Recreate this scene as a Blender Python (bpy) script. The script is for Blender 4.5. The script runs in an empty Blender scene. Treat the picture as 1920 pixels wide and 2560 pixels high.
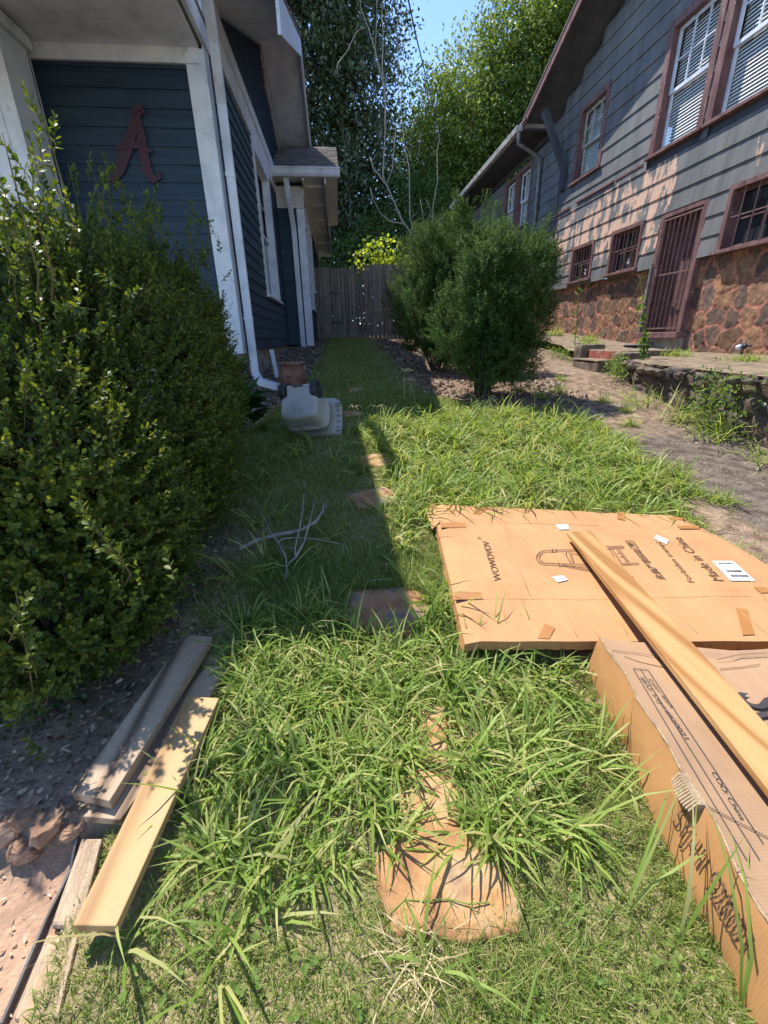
import bpy, bmesh, math, random
import numpy as np
from mathutils import Vector, Matrix
random.seed(7); RNG = np.random.default_rng(11)
S = bpy.context.scene
COL = S.collection
# ------------------------------------------------------------------ camera
FPX = 1070.0; CX, CY = 960.0, 1280.0; H = 1.05
def _n(v): return v / np.linalg.norm(v)
_nn = _n(np.array([-.019, -1.])); _h = float(np.dot(np.array([846., 847.]) - np.array([CX, CY]), _nn))
_nad = np.array([CX, CY]) - _nn * (FPX * FPX / _h)
_dy = _n(np.array([846. - CX, CY - 847., -FPX])); _dz = -_n(np.array([_nad[0] - CX, CY - _nad[1], -FPX]))
_dy = _n(_dy - _dz * np.dot(_dy, _dz)); _dx = np.cross(_dy, _dz)
RM = np.array([_dx, _dy, _dz]); CAM = np.array([0, 0, H])
cd = bpy.data.cameras.new('camera'); cam = bpy.data.objects.new('camera', cd); COL.objects.link(cam)
cd.sensor_fit = 'VERTICAL'; cd.sensor_height = 24; cd.lens = 24 * FPX / 2560
cd.clip_start = .02; cd.clip_end = 500
cam.matrix_world = Matrix.Translation((0, 0, H)) @ Matrix(RM.tolist()).to_4x4()
S.camera = cam
# ------------------------------------------------------------------ light
SUN = Vector((-.35, .45, 1.0)).normalized()
w = bpy.data.worlds.new("World"); S.world = w; w.use_nodes = True
nt = w.node_tree; nt.nodes.clear()
sk = nt.nodes.new('ShaderNodeTexSky'); sk.sky_type = 'NISHITA'; sk.sun_disc = False
sk.sun_elevation = math.asin(SUN.z); sk.sun_rotation = math.atan2(SUN.x, SUN.y); sk.air_density = 1.0; sk.altitude = 2500; sk.dust_density = .1; sk.ozone_density = 3.0
bg = nt.nodes.new('ShaderNodeBackground'); bg.inputs[1].default_value = .15
wo = nt.nodes.new('ShaderNodeOutputWorld'); nt.links.new(sk.outputs[0], bg.inputs[0]); nt.links.new(bg.outputs[0], wo.inputs[0])
sl = bpy.data.lights.new('sun', 'SUN'); sl.energy = 3.4; sl.angle = math.radians(.5); sl.color = (1, .95, .86)
so = bpy.data.objects.new('sun', sl); COL.objects.link(so); so.rotation_euler = SUN.to_track_quat('Z', 'Y').to_euler(); so.location = (-4, 4, 12)
S.view_settings.view_transform = 'Standard'; S.view_settings.look = 'None'; S.view_settings.exposure = 1.33; S.view_settings.gamma = 1
S.cycles.max_bounces = 7; S.cycles.diffuse_bounces = 4; S.cycles.transmission_bounces = 4; S.cycles.transparent_max_bounces = 4

# ------------------------------------------------------------------ helpers: survey rays (a pixel of the 1920x2560 photo cut with a known plane)
def ray(u, v): return RM @ np.array([(u - CX) / FPX, (CY - v) / FPX, -1.])
def P(u, v, a, val):
    r = ray(u, v); i = 'xyz'.index(a); return CAM + r * ((val - CAM[i]) / r[i])
def gl(y): return np.interp(y, [-3, 1.2, 2.5, 4, 5.5, 9, 14.1, 22, 60], [-.1, 0, .12, .3, .49, .74, 1.05, 1.4, 2.2])
_ph = [(1.3, .7, 0), (-.8, 1.9, 2), (2.7, -1.1, 1), (3.9, 3.1, 4), (-5.3, 4.7, 5), (9.1, -6.7, .5), (7.3, 8.9, 3)]
def wav(x, y):
    s = 0
    for i, (a, b, c) in enumerate(_ph): s = s + np.sin(a * x + b * y + c) / (1 + .45 * i)
    return s / 3
def sst(a, b, t):
    t = np.clip((t - a) / (b - a), 0, 1); return t * t * (3 - 2 * t)
def G(x, y):
    x = np.asarray(x, float); y = np.asarray(y, float)
    z = gl(y) + .012 * wav(x * 1.5, y * 1.5)
    step = sst(-.60, -.66, x + .02 * wav(x * 3, y * 6)) * sst(.80, .70, y + .03 * wav(x * 6, y))
    return z - .085 * step
def gp(u, v):
    r = ray(u, v); t = .3
    while t < 40:
        p = CAM + r * t
        if p[2] < float(G(p[0], p[1])): return p
        t += .004
    return p
def tag(o, label=None, cat=None, group=None, kind=None):
    if label: o['label'] = label
    if cat: o['category'] = cat
    if group: o['group'] = group
    if kind: o['kind'] = kind
    return o
def link(name, me, mats, parent=None):
    o = bpy.data.objects.new(name, me); COL.objects.link(o)
    for m in (mats if isinstance(mats, (list, tuple)) else [mats]): me.materials.append(m)
    if parent: o.parent = parent
    return o
def empty(name, loc, label, cat, group=None):
    o = bpy.data.objects.new(name, None); COL.objects.link(o); o.location = loc; o.empty_display_size = .1
    EMP[name] = loc
    return tag(o, label, cat, group)
EMP = {}
def npm(name, V, F4=None, F3=None, mats=(), parent=None, attr=None, smooth=False):
    V = np.asarray(V, np.float32).reshape(-1, 3)
    if parent is not None: V = V - np.array(parent_loc(parent), np.float32)
    parts = []; st = []; k = 0
    if F4 is not None and len(F4):
        F4 = np.asarray(F4, np.int32); parts.append(F4.ravel()); st.append(k + 4 * np.arange(len(F4))); k += F4.size
    if F3 is not None and len(F3):
        F3 = np.asarray(F3, np.int32); parts.append(F3.ravel()); st.append(k + 3 * np.arange(len(F3))); k += F3.size
    lo = np.concatenate(parts); ls = np.concatenate(st).astype(np.int32)
    me = bpy.data.meshes.new(name); me.vertices.add(len(V)); me.vertices.foreach_set('co', V.ravel())
    me.loops.add(len(lo)); me.loops.foreach_set('vertex_index', lo.astype(np.int32))
    me.polygons.add(len(ls)); me.polygons.foreach_set('loop_start', ls)
    if smooth: me.polygons.foreach_set('use_smooth', np.ones(len(ls), bool))
    me.update(calc_edges=True)
    if attr is not None:
        a = me.color_attributes.new('tint', 'FLOAT_COLOR', 'POINT'); c = np.ones((len(V), 4), np.float32); c[:, :3] = attr; a.data.foreach_set('color', c.ravel())
    return link(name, me, mats, parent)
def parent_loc(p):
    l = Vector((0, 0, 0))
    while p is not None: l += p.location; p = p.parent
    return l
class MB:
    def __init__(s): s.v = []; s.f = []; s.m = []
    def add(s, vs, fs, m=0):
        k = len(s.v); s.v += [tuple(map(float, p)) for p in vs]; s.f += [tuple(i + k for i in f) for f in fs]; s.m += [m] * len(fs)
    def quad(s, a, b, c, d, m=0): s.add([a, b, c, d], [(0, 1, 2, 3)], m)
    def box(s, x0, x1, y0, y1, z0, z1, m=0):
        s.add([(x0, y0, z0), (x1, y0, z0), (x1, y1, z0), (x0, y1, z0), (x0, y0, z1), (x1, y0, z1), (x1, y1, z1), (x0, y1, z1)],
              [(0, 3, 2, 1), (4, 5, 6, 7), (0, 1, 5, 4), (1, 2, 6, 5), (2, 3, 7, 6), (3, 0, 4, 7)], m)
    def prism(s, poly, d, m=0):      # poly: list of 3d points, d: extrusion vector
        n = len(poly); q = [tuple(np.array(p) + np.array(d)) for p in poly]
        s.add(list(poly) + q, [tuple(range(n))[::-1], tuple(range(n, 2 * n))] + [(i, (i + 1) % n, n + (i + 1) % n, n + i) for i in range(n)], m)
    def beam(s, a, b, w, h, up=(0, 0, 1), m=0):
        a = Vector(a); b = Vector(b); d = (b - a).normalized(); u = Vector(up); sd = d.cross(u).normalized() * (w / 2); uu = sd.cross(d).normalized() * (h / 2)
        p = [a - sd - uu, a + sd - uu, a + sd + uu, a - sd + uu, b - sd - uu, b + sd - uu, b + sd + uu, b - sd + uu]
        s.add(p, [(0, 1, 2, 3), (7, 6, 5, 4), (0, 4, 5, 1), (1, 5, 6, 2), (2, 6, 7, 3), (3, 7, 4, 0)], m)
    def tube(s, pts, rs, n=8, m=0):
        pts = [Vector(p) for p in pts]
        if not hasattr(rs, '__len__'): rs = [rs] * len(pts)
        k = len(s.v); ref = Vector((.3, .2, 1)).normalized()
        for i, p in enumerate(pts):
            d = (pts[min(i + 1, len(pts) - 1)] - pts[max(i - 1, 0)]).normalized()
            r_ = ref if abs(d.dot(ref)) < .95 else Vector((1, 0, 0))
            a = d.cross(r_).normalized(); b = d.cross(a)
            for j in range(n):
                t = 2 * math.pi * j / n; s.v.append(tuple(p + (a * math.cos(t) + b * math.sin(t)) * rs[i]))
        for i in range(len(pts) - 1):
            for j in range(n):
                j2 = (j + 1) % n; s.f.append((k + i * n + j, k + i * n + j2, k + (i + 1) * n + j2, k + (i + 1) * n + j)); s.m.append(m)
        s.f.append(tuple(k + j for j in range(n))[::-1]); s.f.append(tuple(k + (len(pts) - 1) * n + j for j in range(n))); s.m += [m, m]
    def lathe(s, prof, c, n=24, m=0, ax='z'):
        k = len(s.v)
        for r, z in prof:
            for j in range(n):
                t = 2 * math.pi * j / n
                if ax == 'z': s.v.append((c[0] + r * math.cos(t), c[1] + r * math.sin(t), c[2] + z))
                else: s.v.append((c[0] + z, c[1] + r * math.cos(t), c[2] + r * math.sin(t)))
        for i in range(len(prof) - 1):
            for j in range(n):
                j2 = (j + 1) % n; s.f.append((k + i * n + j, k + i * n + j2, k + (i + 1) * n + j2, k + (i + 1) * n + j)); s.m.append(m)
    def build(s, name, mats, parent=None, smooth=False, bevel=0):
        o = parent_loc(parent) if parent else Vector((0, 0, 0))
        me = bpy.data.meshes.new(name); me.from_pydata([(p[0] - o.x, p[1] - o.y, p[2] - o.z) for p in s.v], [], s.f)
        me.polygons.foreach_set('material_index', s.m)
        if smooth: me.polygons.foreach_set('use_smooth', [True] * len(s.f))
        me.update(); ob = link(name, me, mats, parent)
        if bevel:
            b = ob.modifiers.new('bevel', 'BEVEL'); b.width = bevel; b.segments = 2; b.limit_method = 'ANGLE'
        return ob
# ------------------------------------------------------------------ materials
def mat(name, cols, rough=.7, scale=6, detail=5, bump=0, bscale=60, stretch=(1, 1, 1), spec=.3, tint=False, lo=.35, hi=.65, speck=None, bdist=.01, trans=0, island=0, rot=(0, 0, 0), wet=None):
    m = bpy.data.materials.new(name); m.use_nodes = True; t = m.node_tree; N = t.nodes; L = t.links
    b = N['Principled BSDF']; b.inputs['Roughness'].default_value = rough; b.inputs['Specular IOR Level'].default_value = spec
    tc = N.new('ShaderNodeTexCoord'); mp = N.new('ShaderNodeMapping'); mp.inputs['Scale'].default_value = stretch; mp.inputs['Rotation'].default_value = rot
    L.new(tc.outputs['Object'], mp.inputs[0])
    nz = N.new('ShaderNodeTexNoise'); nz.inputs['Scale'].default_value = scale; nz.inputs['Detail'].default_value = detail; nz.inputs['Roughness'].default_value = .6
    L.new(mp.outputs[0], nz.inputs['Vector'])
    cr = N.new('ShaderNodeValToRGB'); e = cr.color_ramp.elements
    while len(e) < len(cols): e.new(.5)
    for i, c in enumerate(cols): e[i].position = lo + (hi - lo) * i / max(1, len(cols) - 1); e[i].color = (*c, 1)
    fac = nz.outputs[0]
    if island:
        ge = N.new('ShaderNodeNewGeometry'); mx = N.new('ShaderNodeMix'); mx.inputs[0].default_value = island
        L.new(nz.outputs[0], mx.inputs[2]); 
        mr = N.new('ShaderNodeMapRange'); mr.inputs[3].default_value = lo - .05; mr.inputs[4].default_value = hi + .05; L.new(ge.outputs['Random Per Island'], mr.inputs[0]); L.new(mr.outputs[0], mx.inputs[3]); fac = mx.outputs[0]
    L.new(fac, cr.inputs[0]); out = cr.outputs[0]
    def mul(a, b2, f=1.0, mode='MULTIPLY'):
        x = N.new('ShaderNodeMix'); x.data_type = 'RGBA'; x.blend_type = mode; x.inputs[0].default_value = f
        L.new(a, x.inputs[6]); 
        if isinstance(b2, tuple): x.inputs[7].default_value = (*b2, 1)
        else: L.new(b2, x.inputs[7])
        return x
    if tint:
        at = N.new('ShaderNodeAttribute'); at.attribute_name = 'tint'; out = mul(out, at.outputs[0]).outputs[2]
    if speck:   # (scale, threshold, colour, amount)
        n2 = N.new('ShaderNodeTexNoise'); n2.inputs['Scale'].default_value = speck[0]; n2.inputs['Detail'].default_value = 4; L.new(mp.outputs[0] if len(speck) > 4 else tc.outputs['Object'], n2.inputs['Vector'])
        r2 = N.new('ShaderNodeMapRange'); r2.inputs[1].default_value = speck[1]; r2.inputs[2].default_value = speck[1] + .05; r2.inputs[4].default_value = speck[3]; L.new(n2.outputs[0], r2.inputs[0])
        x = mul(out, speck[2], 1, 'MIX'); L.new(r2.outputs[0], x.inputs[0]); out = x.outputs[2]
    L.new(out, b.inputs['Base Color'])
    if bump:
        bn = N.new('ShaderNodeTexNoise'); bn.inputs['Scale'].default_value = bscale; bn.inputs['Detail'].default_value = 6; L.new(mp.outputs[0], bn.inputs['Vector'])
        bp = N.new('ShaderNodeBump'); bp.inputs['Strength'].default_value = bump; bp.inputs['Distance'].default_value = bdist; L.new(bn.outputs[0], bp.inputs['Height']); L.new(bp.outputs[0], b.inputs['Normal'])
    if trans:
        tr = N.new('ShaderNodeBsdfTranslucent'); ms = N.new('ShaderNodeMixShader'); ms.inputs[0].default_value = trans
        hs = N.new('ShaderNodeHueSaturation'); hs.inputs['Hue'].default_value = .475; hs.inputs['Saturation'].default_value = 1.1; hs.inputs['Value'].default_value = 1.7; L.new(out, hs.inputs['Color']); L.new(hs.outputs[0], tr.inputs[0])
        L.new(b.outputs[0], ms.inputs[1]); L.new(tr.outputs[0], ms.inputs[2]); L.new(ms.outputs[0], N['Material Output'].inputs[0])
    return m
def dpt(m): return m
M = {}
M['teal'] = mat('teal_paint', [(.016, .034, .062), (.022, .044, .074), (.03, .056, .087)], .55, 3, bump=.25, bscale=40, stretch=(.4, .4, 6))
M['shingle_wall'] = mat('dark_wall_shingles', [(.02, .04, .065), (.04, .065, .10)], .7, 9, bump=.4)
M['white'] = mat('white_trim_paint', [(.50, .54, .60), (.62, .66, .73), (.68, .72, .78)], .5, 4, bump=.15, bscale=30, speck=(7, .66, (.3, .29, .27), .45))
M['cream'] = mat('cream_soffit', [(.52, .53, .53), (.62, .63, .62)], .6, 2.5, bump=.15, bscale=20, speck=(3, .62, (.36, .34, .29), .4))
M['darkrock'] = mat('dark_rock', [(.07, .055, .045), (.14, .105, .08), (.22, .17, .13)], .95, 9, bump=.9, bscale=25)
M['grime'] = mat('grimy_trim', [(.2, .17, .15), (.4, .37, .34), (.55, .53, .5)], .6, 8, bump=.2)
M['roof'] = mat('asphalt_shingles', [(.10, .085, .08), (.17, .145, .13), (.24, .2, .17)], .9, 30, bump=.5, bscale=200, island=.55)
M['glass'] = mat('window_glass', [(.015, .02, .025), (.03, .035, .04)], .06, 2, spec=.8)
M['blind'] = mat('blind_slats', [(.82, .82, .78), (.88, .88, .85)], .5, 3)
M['blind_board'] = mat('curtain_dark', [(.05, .05, .055), (.1, .1, .1)], .8, 3)
M['grey'] = mat('grey_siding_paint', [(.095, .098, .10), (.125, .127, .13), (.155, .155, .155)], .75, 2.2, bump=.2, bscale=50, stretch=(1, 2.2, .5), tint=False)
M['maroon'] = mat('maroon_paint', [(.095, .045, .045), (.15, .077, .074), (.19, .105, .097)], .65, 9, bump=.35, bscale=40, stretch=(1, 1, .4), speck=(22, .68, (.5, .4, .34), .8))
M['soffit_dark'] = mat('dark_soffit', [(.045, .047, .055), (.075, .077, .085)], .8, 3, bump=.2)
M['edge_metal'] = mat('dull_strip', [(.07, .07, .075), (.13, .13, .135)], .7, 12)
M['metal'] = mat('grey_metal', [(.1, .1, .1), (.22, .21, .2)], .45, 12, spec=.5)
M['rust'] = mat('rusty_bars', [(.10, .055, .05), (.2, .12, .11)], .6, 30)
M['fence'] = mat('weathered_fence_wood', [(.10, .085, .07), (.17, .145, .12), (.24, .21, .175)], .9, 5, bump=.5, bscale=22, stretch=(4, 4, .35), island=.4)
M['black'] = mat('black_plastic', [(.015, .015, .017), (.035, .035, .04)], .45, 10, bump=.1)
M['tyre'] = mat('black_wheel_plastic', [(.02, .02, .023), (.05, .05, .055)], .6, 20, bump=.2)
M['pot'] = mat('terracotta', [(.10, .055, .04), (.2, .10, .07), (.25, .15, .11)], .85, 9, bump=.35, bscale=50, speck=(30, .66, (.38, .33, .28), .7))
M['bark'] = mat('bark', [(.06, .045, .035), (.14, .11, .085)], .95, 14, bump=.7, bscale=30, stretch=(3, 3, .7))
M['palebark'] = mat('pale_bark', [(.2, .18, .155), (.33, .3, .265)], .9, 14, bump=.3)
M['cable'] = mat('cable_black', [(.02, .02, .02), (.03, .03, .03)], .5, 3)
def wood(name, cols, scale, dist, stretch=(1, .1, 1), **k):
    m = mat(name, cols, **k); t = m.node_tree; N = t.nodes; L = t.links
    cr = [n for n in N if n.type == 'VALTORGB'][0]; tc = [n for n in N if n.type == 'TEX_COORD'][0]
    mp = N.new('ShaderNodeMapping'); mp.inputs['Scale'].default_value = stretch; L.new(tc.outputs['Object'], mp.inputs[0])
    def nse(sc, det, v): q = N.new('ShaderNodeTexNoise'); q.inputs['Scale'].default_value = sc; q.inputs['Detail'].default_value = det; L.new(v, q.inputs[0]); return q.outputs[0]
    def mt_(op, a, b): q = N.new('ShaderNodeMath'); q.operation = op; (L.new(a, q.inputs[0]) if not isinstance(a, (int, float)) else setattr(q.inputs[0], 'default_value', a)); (L.new(b, q.inputs[1]) if not isinstance(b, (int, float)) else setattr(q.inputs[1], 'default_value', b)); return q.outputs[0]
    sx = N.new('ShaderNodeSeparateXYZ'); L.new(mp.outputs[0], sx.inputs[0])
    ph = mt_('ADD', mt_('MULTIPLY', nse(5.5, 1, mp.outputs[0]), dist * 9), mt_('MULTIPLY', sx.outputs[0], scale * 2)); sn = mt_('MULTIPLY', mt_('ADD', mt_('SINE', ph, 0), 1), .5); pw = mt_('POWER', sn, 1.6)
    m2 = N.new('ShaderNodeMapping'); m2.inputs['Scale'].default_value = (1, .02, 1); L.new(tc.outputs['Object'], m2.inputs[0])
    fine = nse(260, 3, m2.outputs[0]); broad = nse(4, 3, mp.outputs[0])
    v = mt_('ADD', mt_('MULTIPLY', pw, .38), mt_('ADD', mt_('MULTIPLY', fine, .3), mt_('MULTIPLY', broad, .34))); L.new(v, cr.inputs[0])
    return m
M['pine'] = wood('pine_board_gold', [(.47, .28, .12), (.41, .22, .085), (.29, .14, .045)], 20, 4.5, stretch=(1, .11, 1), lo=.3, hi=.7, rough=.55, bump=.08, bscale=60)
M['lumber_new'] = wood('lumber_fresh', [(.46, .30, .145), (.40, .24, .105), (.25, .14, .06)], 20, 2.4, stretch=(1, .1, 1), lo=.3, hi=.78, rough=.7, bump=.15, bscale=60, speck=(40, .7, (.3, .2, .12), .5))
M['lumber_old'] = wood('lumber_weathered', [(.42, .31, .21), (.31, .215, .14), (.12, .08, .055)], 34, 2.2, stretch=(1, .09, 1), lo=.3, hi=.7, rough=.85, bump=.4, bscale=50)
def cardboard(name, c):
    m = mat(name, [tuple(x * .86 for x in c), c, tuple(min(1, x * 1.08) for x in c)], .75, 3, bump=0, spec=.2, speck=(18, .70, tuple(x * .78 for x in c), .5))
    t = m.node_tree; N = t.nodes; L = t.links; b = N['Principled BSDF']; tc = [n for n in N if n.type == 'TEX_COORD'][0]
    w1 = N.new('ShaderNodeTexWave'); w1.bands_direction = 'Y'; w1.inputs['Scale'].default_value = 55; w1.inputs['Distortion'].default_value = .4; L.new(tc.outputs['Object'], w1.inputs[0])
    mp = N.new('ShaderNodeMapping'); mp.inputs['Scale'].default_value = (7, 1.1, 1); mp.inputs['Rotation'].default_value = (0, 0, .12); L.new(tc.outputs['Object'], mp.inputs[0])
    n2 = N.new('ShaderNodeTexNoise'); n2.inputs['Scale'].default_value = 1.6; n2.inputs['Detail'].default_value = 5; L.new(mp.outputs[0], n2.inputs[0])
    r = N.new('ShaderNodeMapRange'); r.inputs[1].default_value = .49; r.inputs[2].default_value = .52; L.new(n2.outputs[0], r.inputs[0])
    b1 = N.new('ShaderNodeBump'); b1.inputs['Strength'].default_value = .12; b1.inputs['Distance'].default_value = .002; L.new(w1.outputs[0], b1.inputs['Height'])
    b2 = N.new('ShaderNodeBump'); b2.inputs['Strength'].default_value = .85; b2.inputs['Distance'].default_value = .012; L.new(n2.outputs[0], b2.inputs['Height']); L.new(b1.outputs[0], b2.inputs['Normal']); L.new(b2.outputs[0], b.inputs['Normal'])
    return m
M['card'] = cardboard('cardboard_tan', (.44, .235, .11)); M['card2'] = cardboard('cardboard_old', (.34, .215, .13)); M['card_side'] = cardboard('cardboard_side_taped', (.40, .205, .08)); M['tape'] = mat('packing_tape', [(.34, .155, .05), (.38, .175, .06)], .25, 6, spec=.5)
M['torn'] = mat('torn_corrugation', [(.27, .185, .115), (.38, .28, .18)], .9, 50, bump=.6, bscale=120)
M['ink'] = mat('print_ink', [(.09, .05, .03), (.11, .065, .04)], .7, 30); M['ink2'] = mat('print_ink_dark', [(.035, .035, .04), (.06, .05, .05)], .7, 30)
M['sticker'] = mat('sticker_white', [(.74, .74, .74), (.82, .82, .82)], .4, 9)
M['stone_or'] = mat('sandstone_orange', [(.26, .125, .055), (.38, .21, .09), (.43, .29, .16)], .85, 9, bump=.6, bscale=40, speck=(7, .62, (.19, .10, .075), .6))
M['stone_rd'] = mat('sandstone_red', [(.24, .11, .06), (.36, .18, .09), (.32, .22, .15)], .85, 7, bump=.4, bscale=30, speck=(6, .55, (.16, .12, .11), .7))
M['letter'] = mat('crimson_paint', [(.045, .018, .032), (.06, .02, .036)], .5, 6)
G1 = dict(trans=.38, island=.75, rough=.5, spec=.25)
M['turf'] = mat('turf_blades', [(.09, .15, .025), (.15, .225, .04), (.25, .30, .08), (.50, .42, .23)], scale=1.3, lo=.3, hi=.78, **G1)
M['tallgrass'] = mat('tall_grass_blades', [(.11, .18, .028), (.18, .275, .05), (.28, .36, .09), (.45, .4, .18)], lo=.33, hi=.72, scale=1.5, **G1)
M['dry'] = mat('dry_straw', [(.45, .36, .2), (.62, .52, .32)], .8, 4, trans=.2, island=.5)
M['boxw'] = mat('boxwood_leaf', [(.025, .055, .008), (.055, .10, .014), (.11, .155, .022), (.20, .23, .035)], scale=1.6, lo=.3, hi=.72, trans=.35, island=.6, rough=.48, spec=.3)
M['boxwood_stem'] = mat('shrub_stem', [(.07, .065, .03), (.14, .12, .055)], .8, 20)
M['yew'] = mat('yew_needles', [(.022, .055, .014), (.05, .10, .024), (.12, .18, .05)], scale=2.2, trans=.28, island=.5, rough=.65, spec=.12)
M['mag'] = mat('magnolia_leaf', [(.022, .045, .022), (.04, .07, .03), (.07, .105, .045), (.14, .15, .07)], scale=.6, lo=.3, hi=.75, trans=.2, island=.7, rough=.25, spec=.6)
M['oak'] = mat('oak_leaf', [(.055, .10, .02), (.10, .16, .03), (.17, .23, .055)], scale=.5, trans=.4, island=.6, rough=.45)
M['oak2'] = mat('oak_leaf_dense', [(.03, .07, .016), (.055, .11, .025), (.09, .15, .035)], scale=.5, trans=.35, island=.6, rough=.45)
M['bright'] = mat('bright_leaf', [(.2, .3, .035), (.3, .38, .06)], scale=3, trans=.5, island=.5, rough=.4)
M['weed'] = mat('weed_leaf', [(.06, .12, .02), (.12, .2, .035), (.2, .27, .07)], scale=4, trans=.35, island=.6)
M['broad'] = mat('broad_leaf', [(.015, .05, .015), (.03, .085, .02), (.06, .13, .02)], scale=5, trans=.3, island=.5, rough=.35, spec=.5)
M['pale_litter'] = mat('pale_litter', [(.28, .18, .12), (.42, .3, .2), (.55, .44, .33)], .9, 4, island=.8)
M['litter'] = mat('leaf_litter', [(.07, .05, .035), (.15, .10, .07), (.26, .19, .13), (.42, .34, .25)], .9, 4, island=.8)
M['rock'] = mat('rock', [(.15, .085, .055), (.27, .16, .10), (.36, .24, .16)], .9, 8, bump=.8, bscale=25)
M['ground'] = mat('soil', [(.7, .7, .7), (1, 1, 1), (1.25, 1.22, 1.18)], .95, 14, bump=.7, bscale=70, bdist=.012, tint=True, speck=(55, .64, (.42, .36, .27), .45))
M['drive'] = mat('driveway_concrete', [(.45, .42, .40), (.85, .84, .83), (1.3, 1.27, 1.22)], .92, 11, detail=9, bump=.9, bscale=60, bdist=.015, tint=True, lo=.36, hi=.64, speck=(110, .63, (.5, .45, .38), .7))
M['terr'] = mat('terrace_slab', [(.10, .075, .055), (.19, .14, .095), (.27, .205, .145)], .95, 9, detail=8, bump=.8, bscale=40, speck=(14, .6, (.12, .12, .05), .6))
M['masonry'] = mat('rubble_masonry', [(.6, .56, .54), (1, 1, 1), (1.35, 1.3, 1.2)], .92, 11, detail=9, bump=.9, bscale=55, bdist=.012, tint=True)
M['concrete'] = mat('rough_concrete', [(.22, .2, .18), (.38, .35, .31)], .95, 9, bump=.5, bscale=40)
# peeling grey paint with pinkish wood showing, in streaks that run down from the window
def peel():
    m = M['grey']; t = m.node_tree; N = t.nodes; L = t.links; b = N['Principled BSDF']; src = b.inputs['Base Color'].links[0].from_socket
    tc = [n for n in N if n.type == 'TEX_COORD'][0]; mp = N.new('ShaderNodeMapping'); mp.inputs['Scale'].default_value = (1, 2.6, .85); L.new(tc.outputs['Object'], mp.inputs[0])
    nz = N.new('ShaderNodeTexNoise'); nz.inputs['Scale'].default_value = 2.3; nz.inputs['Detail'].default_value = 9; nz.inputs['Roughness'].default_value = .68; L.new(mp.outputs[0], nz.inputs[0])
    sp = N.new('ShaderNodeSeparateXYZ'); L.new(tc.outputs['Object'], sp.inputs[0])
    at = N.new('ShaderNodeAttribute'); at.attribute_name = 'tint'; sc = N.new('ShaderNodeSeparateColor'); L.new(at.outputs[0], sc.inputs[0])
    ad = N.new('ShaderNodeMath'); ad.operation = 'ADD'; L.new(nz.outputs[0], ad.inputs[0]); L.new(sc.outputs[0], ad.inputs[1])
    r = N.new('ShaderNodeMapRange'); r.inputs[1].default_value = .985; r.inputs[2].default_value = 1.01; L.new(ad.outputs[0], r.inputs[0])
    pk = N.new('ShaderNodeValToRGB'); pk.color_ramp.elements[0].color = (.42, .26, .20, 1); pk.color_ramp.elements[1].color = (.62, .42, .30, 1); n3 = N.new('ShaderNodeTexNoise'); n3.inputs['Scale'].default_value = 12; L.new(tc.outputs['Object'], n3.inputs[0]); L.new(n3.outputs[0], pk.inputs[0])
    x = N.new('ShaderNodeMix'); x.data_type = 'RGBA'; L.new(r.outputs[0], x.inputs[0]); L.new(src, x.inputs[6]); L.new(pk.outputs[0], x.inputs[7]); L.new(x.outputs[2], b.inputs['Base Color'])
peel()
#@@SETTING
# ------------------------------------------------------------------ ground
def axis(a, b, fine0, fine1, h, grow=1.12):
    c = list(np.arange(fine0, fine1 + 1e-6, h)); s = h; x = c[-1]
    while x < b: s *= grow; x += s; c.append(x)
    s = h; x = c[0]
    while x > a: s *= grow; x -= s; c.insert(0, x)
    return np.array(c)
def grid(xs, ys):
    X, Y = np.meshgrid(xs, ys); nx, ny = len(xs), len(ys); i = np.arange(nx - 1)[None] + nx * np.arange(ny - 1)[:, None]
    return X.ravel(), Y.ravel(), np.stack([i, i + 1, i + nx + 1, i + nx], -1).reshape(-1, 4)
def wallx(y): return np.interp(y, [-3, 3.15, 4.8, 5.4, 6.0, 6.9, 7.7, 8.4, 16], [3.2, 3.2, 3.36, 3.62, 3.9, 3.95, 4.0, 4.2, 4.6])
def lawn_r(y): return np.interp(y, [-3, 1.0, 2.2, 3.0, 4.0, 4.35, 4.9, 5.6, 14], [2.1, 1.9, 1.92, 2.2, 2.35, 1.7, 1.05, .92, 1.05])
def lawn_l(y): return np.interp(y, [-3, .45, .75, 1.4, 2.3, 3.9, 4.6, 6, 10, 14], [-.60, -.60, -.6, -.62, -.75, -.85, -.72, -.42, -.36, -.33])
def drive_l(y): return np.interp(y, [-3, 1.5, 2.2, 4, 5.5, 9, 16], [1.85, 1.9, 1.95, 2.4, 2.55, 2.75, 3.0])
X, Y, F = grid(axis(-30, 34, -1.3, 2.4, .03), axis(-4, 70, .1, 5.2, .03))
Z = G(X, Y) + .006 * wav(X * 9, Y * 9)
SOIL = np.array([.20, .145, .10]); THATCH = np.array([.25, .20, .11]); SAND = np.array([.36, .225, .15]); MULCH = np.array([.20, .13, .095]); GRAV = np.array([.23, .19, .155])
wx = X + .06 * wav(X * 4, Y * 4)
cl = np.tile(THATCH, (len(X), 1))
def blend(c, new, f): return c * (1 - f[:, None]) + new * f[:, None]
cl = blend(cl, SOIL, sst(0, .1, lawn_l(Y) - wx)); cl = blend(cl, SAND, sst(-.58, -.64, wx) * sst(.74, .66, Y + .04 * wav(X * 7, Y)))
cl = blend(cl, GRAV, sst(4.4, 5, Y) * sst(0, .1, lawn_l(Y) - wx)); cl = blend(cl, MULCH, sst(0, .15, wx - lawn_r(Y)) * sst(4.0, 4.4, Y))
tag(npm('ground', np.c_[X, Y, Z], F, mats=M['ground'], attr=cl, smooth=True), kind='structure')
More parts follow.
